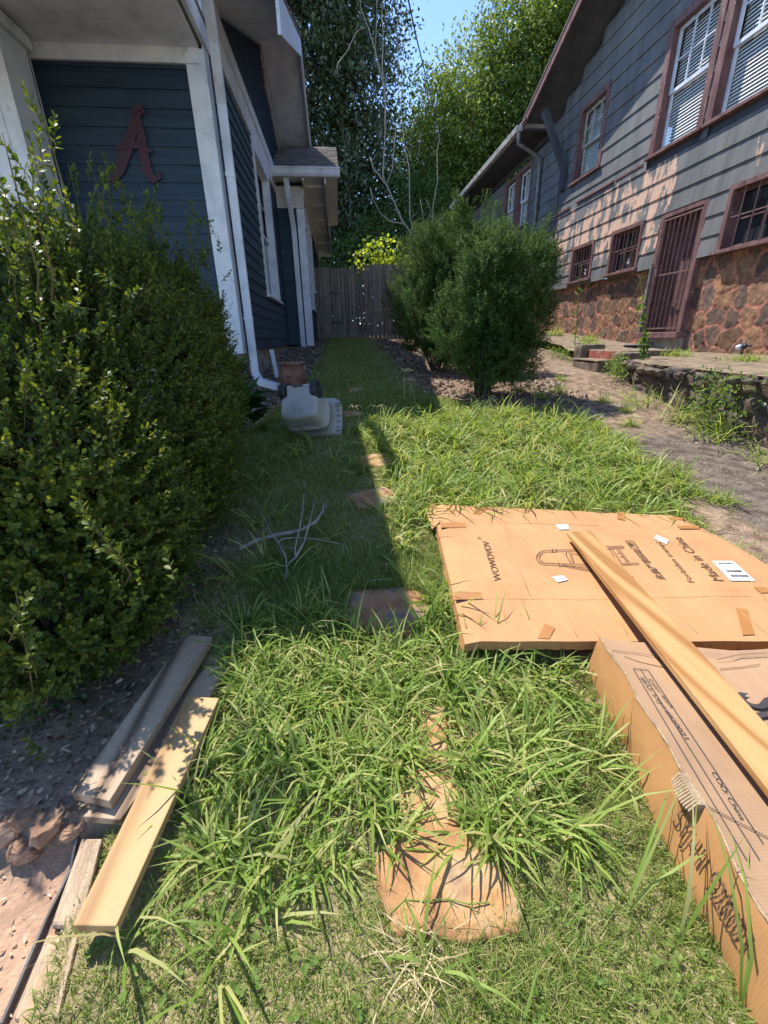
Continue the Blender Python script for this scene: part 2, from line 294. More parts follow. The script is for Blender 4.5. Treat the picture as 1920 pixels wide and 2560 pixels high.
# driveway
u_, v_, F = grid(np.linspace(0, 1, 70), np.concatenate([np.arange(-1.5, 6, .05), np.arange(6, 26, .2)]))
jag = .05 * wav(v_ * 5, v_ * 2 + 1) + .03 * wav(v_ * 19, 2)
xl = drive_l(v_) + jag; X = xl + u_ * (wallx(v_) + .12 - xl); Y = v_
Z = G(X, Y) + .022 + .004 * wav(X * 6, Y * 6) + .03 * sst(.35, 0, np.abs(X - wallx(Y) - .05)) * sst(9, 5, Y) - .03 * sst(.04, 0, u_)
A0 = np.array([.24, .165, .115]); A1 = np.array([.135, .105, .085]); A2 = np.array([.24, .165, .115]); A3 = np.array([.29, .21, .15])
n1 = wav(X * 2.1, Y * 1.3); n2 = wav(X * 5, Y * 2.2 + 3)
cl = np.tile(A0, (len(X), 1)); cl = blend(cl, A2, sst(.0, .5, n1)); cl = blend(cl, A3, sst(.15, .6, n2) * .7)
cl = blend(cl, A2 * .8, sst(.55, 0, wallx(Y) - X)); cl = blend(cl, A1, sst(2.12, 2.24, X + .06 * n2 - .06 * (Y - 2)) * sst(3.7, 3.0, Y + .2 * n1))
tag(npm('driveway', np.c_[X, Y, Z], F, mats=M['drive'], attr=cl, smooth=True), kind='structure')
# masonry patches: rounded stones with raised pinkish mortar, made as real relief
def masonry(name, fpos, U, V, cell, step, depth, scol, mcol, parent, asp=1.0, mort=.035, seed=3):
    rng = np.random.default_rng(seed); nu = int(U / step) + 1; nv = max(4, int(V / step) + 1); us = np.linspace(0, U, nu); vs = np.linspace(0, V, nv)
    uu, vv, F = grid(us, vs); cu, cv = int(U / (cell * asp)) + 4, int(V / cell) + 4
    gi, gj = np.meshgrid(np.arange(cu), np.arange(cv)); sx = ((gi - 1.5 + .5 * (gj % 2) + rng.uniform(-.36, .36, gi.shape)) * cell * asp).ravel(); sy = ((gj - 1.5 + rng.uniform(-.36, .36, gi.shape)) * cell).ravel()
    wu = uu + .03 * wav(uu * 9, vv * 9) + .014 * wav(uu * 27, vv * 24); wv_ = vv + .03 * wav(vv * 8 + 3, uu * 9) + .014 * wav(vv * 26 + 3, uu * 25)
    d1 = np.full(len(uu), 9.); d2 = d1.copy(); idx = np.zeros(len(uu), int); sw = rng.uniform(-.04, .05, len(sx)) * cell * 5
    for k in range(len(sx)):
        d = np.sqrt(((wu - sx[k]) / asp) ** 2 + (wv_ - sy[k]) ** 2) - sw[k] * .4
        m = d < d1; d2 = np.where(m, d1, np.minimum(d2, d)); idx = np.where(m, k, idx); d1 = np.where(m, d, d1)
    e = d2 - d1; mw = mort * (1 + .6 * wav(uu * 5, vv * 5)); face = sst(mw, mw + .022, e)
    sd = rng.uniform(.6, 1, len(sx))[idx]
    dep = depth * (face * sd * .9 + (1 - face) * .45) + .007 * wav(uu * 17, vv * 19) * face + .004 * wav(uu * 40, vv * 37)
    c0 = np.array(scol)[rng.integers(0, len(scol), len(sx))[idx]] * rng.uniform(.75, 1.15, len(sx))[idx][:, None]
    c0 = c0 * (1 + .22 * wav(uu * 11, vv * 7))[:, None]
    mc = np.array(mcol) * (1 + .25 * wav(uu * 6, vv * 3))[:, None]
    cl = blend(mc, c0, face)
    pos = fpos(uu, vv, dep)
    return npm(name, pos, F, mats=M['masonry'], parent=parent, attr=np.clip(cl, .01, 1), smooth=True)
# ------------------------------------------------------------------ grey house (right)
XR = 5.5
gh = empty('grey_house', (7.5, 9, 1), 'two storey grey sided house with peeling paint above a red stone basement wall', 'house')
def tz(y): return np.interp(y, [-3, 5.3, 6.9, 11.8, 20], [.70, .75, .76, 1.14, 1.6])
ST = [(.19, .11, .07), (.23, .13, .075), (.12, .08, .062), (.26, .14, .08), (.14, .095, .075), (.21, .12, .075)]; MO = (.38, .16, .11)
for (a, b, z0, z1) in ((-1.5, 6.98, .55, 2.1), (7.98, 19.5, .6, 2.1)):
    masonry('stone_wall', lambda u, v, d, a=a, z0=z0: np.c_[XR + .10 - d, a + u, z0 + v], b - a, z1 - z0, .28, .018, .035, ST, MO, gh, asp=1.0, mort=.014, seed=int(a * 3 + 9))
mb = MB(); mb.box(XR + .1, 12, -1.5, 6.98, .3, 2.1); mb.box(XR + .1, 12, 7.98, 19.5, .3, 2.1); mb.box(XR + .45, 12, 6.98, 7.98, .3, 2.95); mb.box(XR + .02, XR + .45, 6.98, 7.98, .3, 1.0); mb.build('inner_wall', M['concrete'], gh)
OP = [(6.98, 7.98, 1.0, 2.89), (5.05, 6.62, 2.10, 2.90), (8.42, 9.38, 2.14, 2.90), (9.99, 10.93, 2.16, 2.89), (11.93, 12.85, 2.14, 2.83), (7.44, 8.63, 3.80, 5.55), (6.10, 7.30, 3.80, 5.55), (10.22, 11.38, 4.18, 5.57), (13.75, 14.75, 3.95, 5.45), (14.85, 15.85, 3.95, 5.45)]
def course_segments(z0, z1, y0=-1.5, y1=19.5):
    zm = (z0 + z1) / 2; cuts = sorted((a, b) for a, b, c, d in OP if c - .02 < zm < d + .02); out = []; y = y0
    for a, b in cuts:
        if a > y: out.append((y, a))
        y = max(y, b)
    if y < y1: out.append((y, y1))
    return out
mb = MB(); ta = []
zs = [2.1]
while zs[-1] < 7.4: zs.append(zs[-1] + .262)
rr = random.Random(4)
for k in range(len(zs) - 1):
    z0, z1 = zs[k], zs[k + 1]
    # split the course where an opening's edge falls inside it
    ylim = 19.5 if z1 < 5.75 else 12.45 - (z1 - 5.9) / .39
    for (a, b) in course_segments(z0, z1, y1=ylim):
        if b <= a + .01: continue
        y = a; off = rr.uniform(0, .6)
        while y < b - 1e-4:
            ye = min(b, y + (.62 if y > a else .62 - off)); 
            ye = b if b - ye < .12 else ye; n = max(1, int((ye - y) / .1))
            for q in range(n):
                p0, p1 = y + (ye - y) * q / n, y + (ye - y) * (q + 1) / n
                g0 = .004 if q == 0 else 0; x0 = XR - .028; x1 = XR - .008; w_ = rr.uniform(-.001, .002)
                mb.add([(x0 + w_, p0 + g0, z0 - .012), (x0 + w_, p1, z0 - .012), (x1, p1, z1), (x1, p0 + g0, z1), (x1 + .02, p0 + g0, z0 - .012), (x1 + .02, p1, z0 - .012)], [(0, 3, 2, 1), (0, 1, 5, 4)])
                for vv in range(6):
                    yy, zz = mb.v[-6 + vv][1], mb.v[-6 + vv][2]
                    m_ = .50 * sst(3.95, 3.6, zz) * sst(1.9, 2.5, zz) * sst(7.3, 8.0, yy) * sst(12.6, 11.9, yy)
                    m_ = max(m_, .40 * sst(5.2, 6, yy) * sst(7.6, 6.6, yy) * sst(3.9, 3.6, zz) * sst(2.9, 3.2, zz)); m_ = max(m_, .36 * sst(8.5, 7.5, yy) * sst(2.4, 2.9, zz) * sst(3.3, 3.0, zz))
                    ta.append((m_, 0, 0, 1))
            y = ye
ob = mb.build('siding', M['grey'], gh); a_ = ob.data.color_attributes.new('tint', 'FLOAT_COLOR', 'POINT'); a_.data.foreach_set('color', np.array(ta, np.float32).ravel())
mb = MB(); 
for (a, b) in course_segments(2.5, 2.51): mb.quad((XR + .012, a, 2.1), (XR + .012, b, 2.1), (XR + .012, b, 2.89), (XR + .012, a, 2.89))
mb.quad((XR + .012, -1.5, 2.89), (XR + .012, 19.5, 2.89), (XR + .012, 19.5, 3.8), (XR + .012, -1.5, 3.8))
for (a, b) in course_segments(4.4, 4.41): mb.quad((XR + .012, a, 3.8), (XR + .012, b, 3.8), (XR + .012, b, 5.6), (XR + .012, a, 5.6))
mb.quad((XR + .012, 10.2, 3.8), (XR + .012, 11.4, 3.8), (XR + .012, 11.4, 4.18), (XR + .012, 10.2, 4.18)); mb.quad((XR + .012, 13.7, 3.8), (XR + .012, 15.9, 3.8), (XR + .012, 15.9, 3.95), (XR + .012, 13.7, 3.95))
mb.quad((XR + .012, -1.5, 5.56), (XR + .012, 19.5, 5.56), (XR + .012, 19.5, 5.74), (XR + .012, -1.5, 5.74)); mb.quad((XR + .012, -1.5, 5.74), (XR + .012, 12.5, 5.74), (XR + .012, 8.3, 7.4), (XR + .012, -1.5, 7.4)); mb.build('sheathing', M['soffit_dark'], gh)
# the siding of the two window bays below the sills (openings are narrower than the course logic)
def window(par, x, y0, y1, z0, z1, out=-1, casing=.12, sash_m='white', cas_m='maroon', lites=3, mid=True, blind=True, bars=False, sill=True, label=None, tag_=False, broken=False):
    cs = MB(); d = .035 * out
    def bx(m, a, b, c, e, xa, xb): m.box(min(xa, xb), max(xa, xb), a, b, c, e)
    bx(cs, y0, y0 + casing, z0, z1, x + d, x - .10 * out); bx(cs, y1 - casing, y1, z0, z1, x + d, x - .10 * out); bx(cs, y0 + casing, y1 - casing, z1 - casing * .9, z1, x + d, x - .10 * out)
    wf = cs.build('window', M[cas_m], par)
    if label: wf['label'] = label
    if sill:
        sm = MB(); bx(sm, y0 - .04, y1 + .04, z0 - .045, z0 + .0, x + 2.2 * d, x - .12 * out); sm.build('sill', M[cas_m], wf, bevel=.004)
    a, b, c, e = y0 + casing, y1 - casing, z0 + .002, z1 - casing * .9
    fr = MB(); xs = x - .065 * out; t = .045
    def sash(a, b, c, e, xo, grid_):
        bx(fr, a, a + t, c, e, xo, xo - .03 * out); bx(fr, b - t, b, c, e, xo, xo - .03 * out); bx(fr, a + t, b - t, c, c + t, xo, xo - .03 * out); bx(fr, a + t, b - t, e - t, e, xo, xo - .03 * out)
        if grid_:
            gx, gz = grid_
            for i in range(1, gx): yy = a + t + (b - a - 2 * t) * i / gx; bx(fr, yy - .009, yy + .009, c + t, e - t, xo - .004 * out, xo - .026 * out)
            for i in range(1, gz):
                zz = c + t + (e - c - 2 * t) * i / gz
                for q in range(gx):
                    ya = a + t + (b - a - 2 * t) * q / gx + .009; yb = a + t + (b - a - 2 * t) * (q + 1) / gx - .009; bx(fr, ya, yb, zz - .009, zz + .009, xo - .004 * out, xo - .026 * out)
    if mid:
        m_ = (c + e) / 2; sash(a, b, m_ - .02, e, xs, (lites, 2)); sash(a, b, c, m_ + .02, xs - .034 * out, None)
    else: sash(a, b, c, e, xs, (lites, 2))
    fr.build('sash', M[sash_m], wf)
    gm = MB(); xg = x - .118 * out; gm.quad((xg, a, c), (xg, b, c), (xg, b, e), (xg, a, e)); 
    g_ = gm.build('pane', M['glassy'] if blind else M['glass'], wf)
    if blind:
        bm_ = MB(); xb = x - .15 * out; z = c + .03
        while z < e: 
            tl = .0235; bm_.quad((xb + .012 * out, a + .02, z - tl * .9), (xb + .012 * out, b - .02, z - tl * .9), (xb - .012 * out, b - .02, z + tl * .75), (xb - .012 * out, a + .02, z + tl * .75)); z += .045
        bm_.build('blind', M['blind'], wf)
    k = MB(); xk = x - .30 * out; k.quad((xk, a - .1, c - .1), (xk, b + .1, c - .1), (xk, b + .1, e + .1), (xk, a - .1, e + .1)); k.build('dark_interior', M['cable'], wf)
    if bars:
        bb = MB(); n = 7
        for i in range(n + 1):
            yy = y1 - casing + .03 - (y1 - y0 - 2 * casing + .06) * i / n; bb.tube([(x + .012 * out, yy, z0 + .02), (x + .012 * out, yy, z1 - .05)], .008, 6)
        bb.box(x + .005 * out - .006, x + .005 * out + .006, y0 + .05, y1 - .05, (z0 + z1) / 2 - .008, (z0 + z1) / 2 + .008); bb.build('window_bars', M['rust'], wf)
        if tag_:
            dm = MB(); cy, cz, xx = (y0 + y1) / 2 - .07, z0 + .16, xs + .004 * out; ns = 16
            for i in range(ns):
                t0, t1 = 2 * math.pi * i / ns, 2 * math.pi * (i + 1) / ns
                dm.quad(*[(xx, cy + r * .8 * math.cos(t), cz + r * 1.15 * math.sin(t)) for r, t in ((.02, t0), (.05, t0), (.05, t1), (.02, t1))])
            dm.build('ring_decal', M['sticker'], wf)
    return wf
g_ = mat('window_glass_clear', [(.02, .025, .03), (.03, .035, .04)], .05, 2, spec=.6); t = g_.node_tree; tb = t.nodes.new('ShaderNodeBsdfTransparent'); ms = t.nodes.new('ShaderNodeMixShader'); ms.inputs[0].default_value = .9
t.links.new(t.nodes['Principled BSDF'].outputs[0], ms.inputs[1]); t.links.new(tb.outputs[0], ms.inputs[2]); t.links.new(ms.outputs[0], t.nodes['Material Output'].inputs[0]); M['glassy'] = g_
window(gh, XR, 5.05, 6.62, 2.12, 2.90, mid=False, blind=False, bars=True, casing=.07, tag_=True, sash_m='maroon', label='wide basement window right of the barred door')
window(gh, XR, 8.42, 9.38, 2.16, 2.90, mid=False, blind=False, bars=True, casing=.07, tag_=True, sash_m='maroon', label='basement window left of the barred door')
window(gh, XR, 9.99, 10.93, 2.18, 2.89, mid=False, blind=False, bars=True, casing=.07, tag_=True, sash_m='maroon')
window(gh, XR, 11.93, 12.85, 2.16, 2.83, mid=False, blind=False, bars=True, casing=.07, tag_=True, sash_m='maroon')
window(gh, XR, 7.44, 8.63, 3.84, 5.55, label='upper window with a sunlit white blind, left of the big pair')
window(gh, XR, 6.10, 7.40, 3.84, 5.55, label='upper window with a peeling sill, right of the big pair')
window(gh, XR, 10.22, 11.38, 4.22, 5.57, sash_m='grime', label='smaller upper window in the shade of the roof')
window(gh, XR, 13.75, 14.8, 3.98, 5.45); window(gh, XR, 14.84, 15.85, 3.98, 5.45)
# fill strips of siding inside partial courses
mb = MB()
for (a, b, c, d) in ((5.05, 6.62, 2.89, 2.886), (7.0, 7.98, 2.89, 2.886)): pass
mb.box(XR - .03, XR + .0, 10.2, 11.4, 3.98, 4.17); mb.box(XR - .03, XR, 10.2, 11.4, 5.58, 5.7)
for (a, b, c, d) in OP[1:5]: mb = MB(); mb.box(XR - .018, XR + .1, a + .001, b - .001, 2.092, c + .03); mb.build('siding_strip', M['grey'], gh)
# peeling trim boards under the big windows
tb_ = MB(); tb_.box(XR - .055, XR - .02, 9.6, 11.0, 3.76, 3.80); tb_.build('belt_trim', M['maroon'], gh, bevel=.006)
tb_ = MB(); tb_.box(XR - .036, XR - .02, 8.75, 9.55, 3.77, 3.80); tb_.build('belt_trim', M['maroon'], gh)
tb_ = MB(); tb_.box(XR - .05, XR - .02, 11.3, 12.1, 3.74, 3.78); tb_.build('belt_trim', M['maroon'], gh)
# door
mb = MB(); xd = XR + .20
n = 9; y0, y1 = 7.06, 7.90
for i in range(n):
    a = y0 + (y1 - y0) * i / n; b = y0 + (y1 - y0) * (i + 1) / n; mb.box(xd, xd + .04, a + .003, b - .003, 1.08, 2.80)
mb.box(xd + .03, xd + .05, y0, y1, 1.08, 2.8)
dr = mb.build('door', M['maroon'], gh, bevel=.003); dr['label'] = 'maroon plank door behind iron bars'
mb = MB(); mb.box(XR - .02, xd + .06, 6.98, 7.06, 1.06, 2.88); mb.box(XR - .02, xd + .06, 7.90, 7.98, 1.06, 2.88); mb.box(XR - .02, xd + .06, 7.06, 7.90, 2.80, 2.88); mb.build('door_frame', M['maroon'], dr)
mb = MB(); xb = XR - .0
for i in range(8): yy = 7.10 + .76 * i / 7; mb.tube([(xb, yy, 1.10), (xb, yy, 2.78)], .009, 6)
for zz in (1.12, 1.95, 2.76): mb.box(xb - .014, xb + .004, 7.06, 7.90, zz - .012, zz + .012)
mb.box(xb - .012, xb + .012, 7.06, 7.085, 1.1, 2.78); mb.box(xb - .012, xb + .012, 7.875, 7.9, 1.1, 2.78); sg = mb.build('security_bars', M['rust'], dr)
mb = MB(); mb.box(xb - .05, xb - .01, 7.80, 7.84, 1.95, 2.05); mb.build('latch', M['rust'], sg)
mb = MB(); mb.box(XR - .09, xd + .02, 6.95, 8.05, .96, 1.06); mb.build('door_sill', M['maroon'], gh, bevel=.01)
mb = MB(); mb.box(XR - .05, XR + .02, 7.95, 7.99, 1.06, 2.15); mb.build('door_post', M['metal'], gh)
# roof: near gable whose rake comes down to the eave, then the long far eave
xo = 4.82; ye, ze = 12.5, 5.98; ya, za = 8.3, 7.62
sl_ = (za - ze) / (ye - ya)
mb = MB()
def slab(m, y0, z0, y1, z1, x0, x1, th): m.prism([(x0, y0, z0), (x0, y1, z1), (x0, y1, z1 + th), (x0, y0, z0 + th)], (x1 - x0, 0, 0))
slab(mb, ye + .35, ze - .14, ya, za, xo, 11, .10); slab(mb, ya, za, 3.4, za - (ya - 3.4) * sl_, xo, 11, .10); mb.build('roof_deck', M['soffit_dark'], gh)
mb = MB(); slab(mb, ye + .40, ze - .055, ya, za + .102, xo - .05, 11, .03); slab(mb, ya, za + .102, 3.4, za + .102 - (ya - 3.4) * sl_, xo - .05, 11, .03)
mb.prism([(4.75, ye + .2, 5.86), (4.75, 19.5, 5.86), (9, 19.5, 8.3), (9, ye + .2, 8.3)], (0, 0, .03)); mb.build('roof', M['roof'], gh)
mb = MB(); slab(mb, ye + .36, ze - .20, ya, za - .05, xo - .035, xo - .002, .16); slab(mb, ya, za - .05, 3.4, za - .05 - (ya - 3.4) * sl_, xo - .035, xo - .002, .16); mb.build('barge_board', M['maroon'], gh)
mb = MB(); mb.box(4.80, XR, ye + .36, 19.5, 5.72, 5.76); mb.box(4.78, 4.80, ye + .36, 19.5, 5.70, 5.86); mb.build('soffit', M['soffit_dark'], gh)
mb = MB(); mb.prism([(4.64, ye + .4, 5.83), (4.66, ye + .4, 5.72), (4.775, ye + .4, 5.72), (4.775, ye + .4, 5.84)], (0, 7.0, 0)); mb.build('gutter', M['grime'], gh)
mb = MB(); mb.beam((XR - .03, 11.75, 4.55), (4.95, 12.05, 5.78), .12, .14, up=(0, 1, 0)); mb.box(XR - .10, XR - .03, 11.66, 11.84, 4.2, 4.62); mb.build('knee_brace', M['soffit_dark'], gh)
mb = MB(); mb.tube([(4.72, 12.95, 5.74), (4.74, 13.0, 5.5), (5.1, 13.1, 5.38), (5.40, 13.15, 5.28), (5.42, 13.15, 5.0), (5.42, 13.15, 3.0), (5.42, 13.15, 1.3)], .045, 10); mb.build('downspout', M['metal'], gh, smooth=True)
mb = MB(); mb.tube([(5.42, 11.9, 5.2), (5.43, 11.9, 4.2), (5.44, 11.88, 3.0)], .012, 6); mb.tube([(5.44, 11.88, 3.15), (5.3, 12.3, 3.0), (5.4, 12.8, 3.1)], .008, 6); wr = mb.build('wall_cable', M['cable'], gh)
mb = MB(); mb.box(5.34, 5.46, 11.78, 11.98, 2.78, 3.05); mb.tube([(5.38, 11.84, 2.78), (5.38, 11.84, 2.5)], .03, 8); mb.build('meter_box', M['metal'], gh, bevel=.01)
# ------------------------------------------------------------------ green house (left)
W = -1.2; YF = 5.8
th = empty('teal_house', (-4, 9, 1), 'teal blue lap sided house with white trim, downspouts and a shingled gable', 'house')
def lap(m, ax, c, a0, a1, z0, z1, ex, out, clip=None):   # lap siding on plane ax=c, from a0..a1
    z = z0
    while z < z1 - .01:
        ze_ = min(z1, z + ex); aa, ab = a0, a1
        if clip: aa, ab = clip(z, ze_)
        if ab > aa + .02:
            for (p, q) in ((aa, ab),):
                o0, o1 = c + .022 * out, c + .006 * out
                f = (lambda s, o, zz: (s, o, zz)) if ax == 'y' else (lambda s, o, zz: (o, s, zz))
                m.add([f(p, o0, z), f(q, o0, z), f(q, o1, ze_ + .004), f(p, o1, ze_ + .004), f(p, o1, z), f(q, o1, z)], [(0, 1, 2, 3), (0, 4, 5, 1)])
        z += ex
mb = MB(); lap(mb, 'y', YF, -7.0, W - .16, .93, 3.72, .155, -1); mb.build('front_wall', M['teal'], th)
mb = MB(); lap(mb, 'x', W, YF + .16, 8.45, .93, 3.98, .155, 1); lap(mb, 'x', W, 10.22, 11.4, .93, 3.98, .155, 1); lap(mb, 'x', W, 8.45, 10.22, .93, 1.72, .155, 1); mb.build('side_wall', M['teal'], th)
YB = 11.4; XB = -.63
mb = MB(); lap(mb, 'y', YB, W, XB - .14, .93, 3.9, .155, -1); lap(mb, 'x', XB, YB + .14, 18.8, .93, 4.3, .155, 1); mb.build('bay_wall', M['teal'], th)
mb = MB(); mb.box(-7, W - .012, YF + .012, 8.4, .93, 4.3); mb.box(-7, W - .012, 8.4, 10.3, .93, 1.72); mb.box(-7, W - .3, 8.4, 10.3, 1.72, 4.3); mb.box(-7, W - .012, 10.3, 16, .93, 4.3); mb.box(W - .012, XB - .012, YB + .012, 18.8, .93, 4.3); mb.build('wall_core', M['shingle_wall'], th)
# upper shingled gable wall
ap_y, ap_z = 11.0, 6.22; s2 = .405
mb = MB(); rr = random.Random(2); z = 4.45
def gab(zz): return ap_y - (ap_z - zz) / s2, ap_y + (ap_z - zz) / s2
while z < ap_z - .05:
    a, b = gab(z + .115); a = max(a, 6.3); b = min(b, 14.5); y = a
    while y < b:
        q = min(b, y + rr.uniform(.09, .2)); o = W + .02 + rr.uniform(0, .004)
        mb.add([(o, y + .003, z), (o, q - .003, z), (W + .006, q - .003, z + .12), (W + .006, y + .003, z + .12), (W + .004, y + .003, z), (W + .004, q - .003, z)], [(0, 1, 2, 3), (0, 4, 5, 1)]); y = q
    z += .115
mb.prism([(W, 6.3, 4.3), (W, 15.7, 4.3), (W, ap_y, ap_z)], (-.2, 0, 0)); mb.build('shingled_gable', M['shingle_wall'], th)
# white trim
mb = MB(); mb.box(W - .02, W + .035, YF + .1, YB, 3.98, 4.27); mb.box(W - .02, W + .055, YF + .1, YB, 4.27, 4.45); mb.build('belt_board', M['white'], th, bevel=.006)
mb = MB(); mb.box(W - .16, W + .03, YF - .035, YF - .002, .90, 3.72); mb.box(W + .002, W + .03, YF - .001, YF + .17, .90, 3.98); mb.build('corner_board', M['white'], th, bevel=.004)
mb = MB(); mb.box(XB - .14, XB + .03, YB - .035, YB - .002, .90, 3.72); mb.box(XB + .002, XB + .03, YB - .001, YB + .14, .90, 3.9); mb.build('corner_board', M['white'], th, bevel=.004)
mb = MB(); mb.box(W + .022, XB + .03, YB - .07, YB - .036, 3.72, 4.12); mb.box(XB + .002, XB + .05, YB - .035, 18.8, 3.92, 4.139); mb.build('frieze_board', M['cream'], th, bevel=.004)
# descending trim on the far side of the gable
mb = MB(); mb.prism([(W + .005, ap_y, ap_z + .02), (W + .005, 14.6, ap_z + .02 - 3.6 * s2), (W + .005, 14.6, ap_z - .26 - 3.6 * s2), (W + .005, ap_y + .1, ap_z - .5), (W + .005, ap_y, ap_z - .15)], (.04, 0, 0)); mb.build('rake_trim', M['grime'], th)
mb = MB(); mb.box(W - .02, W + .03, YF + .1, 6.9, 4.45, 4.6); mb.build('rake_return', M['white'], th)
# main gable roof overhang: soffit slab, barge boards, shingles
xe = -.45
def rz(y, off=0): return ap_z + .06 + off - abs(y - ap_y) * s2
mb = MB()
for (a, b) in ((5.95, ap_y), (ap_y, 14.0)):
    mb.prism([(xe, a, rz(a)), (xe, b, rz(b)), (xe, b, rz(b, .05)), (xe, a, rz(a, .05))], (-7, 0, 0))
mb.build('gable_soffit', M['white'], th)
mb = MB()
for (a, b) in ((5.85, ap_y), (ap_y, 14.1)): mb.prism([(xe + .05, a, rz(a, .052)), (xe + .05, b, rz(b, .052)), (xe + .05, b, rz(b, .085)), (xe + .05, a, rz(a, .085))], (-7, 0, 0))
mb.build('roof', M['roof'], th)
mb = MB(); mb.prism([(xe + .002, 5.95, rz(5.95, -.30)), (xe + .002, 6.15, rz(6.15, -.30)), (xe + .002, ap_y, rz(ap_y, -.2)), (xe + .002, ap_y, rz(ap_y, .05)), (xe + .002, 5.95, rz(5.95, .05))], (.035, 0, 0))
mb.build('barge_board', M['white'], th); mb = MB()
mb.prism([(xe + .002, ap_y + .003, rz(ap_y, -.14)), (xe + .002, 14.0, rz(14, -.12)), (xe + .002, 14.0, rz(14, .05)), (xe + .002, ap_y + .003, rz(ap_y, .05))], (.035, 0, 0)); mb.build('barge_board', M['white'], th)
# porch: ceiling, beam, roof, column
mb = MB(); mb.box(-7, -1.22, 3.15, YF, 3.72, 3.76)
for yy in (4.2, 5.0): mb.box(-7, -1.225, yy, yy + .012, 3.708, 3.72)
mb.box(-7, -1.22, YF - .05, YF - .003, 3.60, 3.72); mb.build('porch_ceiling', M['white'], th)
mb = MB(); mb.box(-7, -1.30, 3.2, 3.42, 3.30, 3.705); mb.build('porch_beam', M['white'], th, bevel=.01)
mb = MB(); mb.prism([(-1.19, 3.1, 3.765), (-1.19, 6.0, 3.765), (-1.19, 6.0, 3.95), (-1.19, 3.1, 3.95)], (-6, 0, 0)); mb.box(-7.1, -1.14, 3.06, 6.05, 3.952, 3.99); mb.box(-7.1, -2.0, 2.6, 3.05, 3.952, 3.99); mb.build('porch_roof', M['roof'], th)  # forward roof piece on the left added out of view to shade the hedge
mb = MB(); mb.box(-1.19, -1.15, 3.1, 5.95, 3.76, 3.95); mb.build('fascia', M['white'], th)
cb = MB(); q = P(50, 130, 'y', 5.5); xr_ = q[0]
cb.box(xr_ - .62, xr_, 5.2, 5.62, .95, 3.60)
for k in range(3): cb.box(xr_ - .15 - .17 * k, xr_ - .13 - .17 * k, 5.192, 5.2, .95, 3.60)
cb.box(xr_ - .66, xr_ + .04, 5.16, 5.66, 3.602, 3.70); cb.build('porch_column', M['white'], th, bevel=.01)
mb = MB(); a = P(70, 130, 'y', 5.74); mb.tube([(a[0], 5.74, 3.6), (a[0] + .01, 5.74, 2.5), (a[0] - .0, 5.74, 1.2)], .006, 6); mb.build('hanging_cord', M['white'], th)
# window of the side wall and the far bay windows
window(th, W, 8.45, 10.22, 1.79, 3.98, out=1, casing=.14, sash_m='white', cas_m='white', lites=1, blind=False, label='tall white framed window in the near teal side wall')
for (a, b, c) in ((12.0, 12.75, 1.78), (12.77, 13.5, 1.78)): window(th, XB, a, b, c, 3.9, out=1, casing=.11, cas_m='white', lites=1, blind=False)
window(th, XB, 13.6, 14.1, 2.3, 3.9, out=1, casing=.1, cas_m='white', lites=1, blind=False)
# ribbed downspouts
def spout(pts, w=.085, d=.065, name='downspout'):
    m = MB()
    for a, b in zip(pts[:-1], pts[1:]): m.beam(a, b, w, d, up=(0, -1, .001)); 
    for a, b in zip(pts[:-1], pts[1:]):
        a, b = Vector(a), Vector(b); dd = (b - a).normalized(); sd = dd.cross(Vector((0, -1, .001))).normalized(); uu = sd.cross(dd).normalized()
        for s_ in (1, -1):
            for k in (-1, 0, 1): o = sd * (k * w * .27) + uu * (s_ * d / 2); m.beam(a + o, b + o, .010, .008, up=(0, -1, .001))
            for k in (-.5, .5): o = uu * (k * d * .5) + sd * (s_ * w / 2); m.beam(a + o, b + o, .008, .010, up=(0, -1, .001))
    return m
xs_ = -1.085; ys_ = 5.90
m = spout([(-1.0, 4.5, 4.02), (-1.0, 5.35, 4.0), (-1.04, 5.65, 3.72), (xs_, ys_, 3.35), (xs_, ys_, .66), (xs_ + .10, ys_ - .18, .54)])
m.box(xs_ - .05, xs_ + .05, ys_ - .042, ys_ + .04, 1.28, 1.32); m.box(xs_ - .05, xs_ + .05, ys_ - .042, ys_ + .04, 2.72, 2.76)
ds = m.build('downspout', M['white'], th)
m = MB(); m.beam((xs_ + .09, ys_ - .16, .56), (xs_ + .36, ys_ - .5, .52), .10, .08); m.build('spout_elbow', M['white'], ds, bevel=.01)
xq = P(756, 863, 'y', 11.0)[0]
m = spout([(P(716, 463, 'y', 10.85)[0], 10.85, 4.14), (P(716, 463, 'y', 10.85)[0] + .02, 10.95, 3.8), (xq, 11.30, 3.3), (xq, 11.30, .93), (xq + .02, 11.1, .84)], .10, .075); m.build('downspout', M['white'], th)
m = MB(); q = gp(690, 945); m.beam((q[0] - .02, q[1], .93), (q[0] + .02, q[1], .56), .075, .05); m.build('vent_pipe', M['white'], th)
# foundation rubble under the sill
masonry('foundation', lambda u, v, d: np.c_[W - .06 + d, YF + u, .3 + v], 5.7, .63, .22, .03, .06, [(.2, .17, .14), (.3, .26, .21), (.24, .2, .17)], (.34, .31, .27), th, seed=21)
masonry('foundation', lambda u, v, d: np.c_[W - u, YF + .06 - d, .2 + v], 5.0, .73, .22, .04, .06, [(.2, .17, .14), (.3, .26, .21)], (.34, .31, .27), th, seed=22)
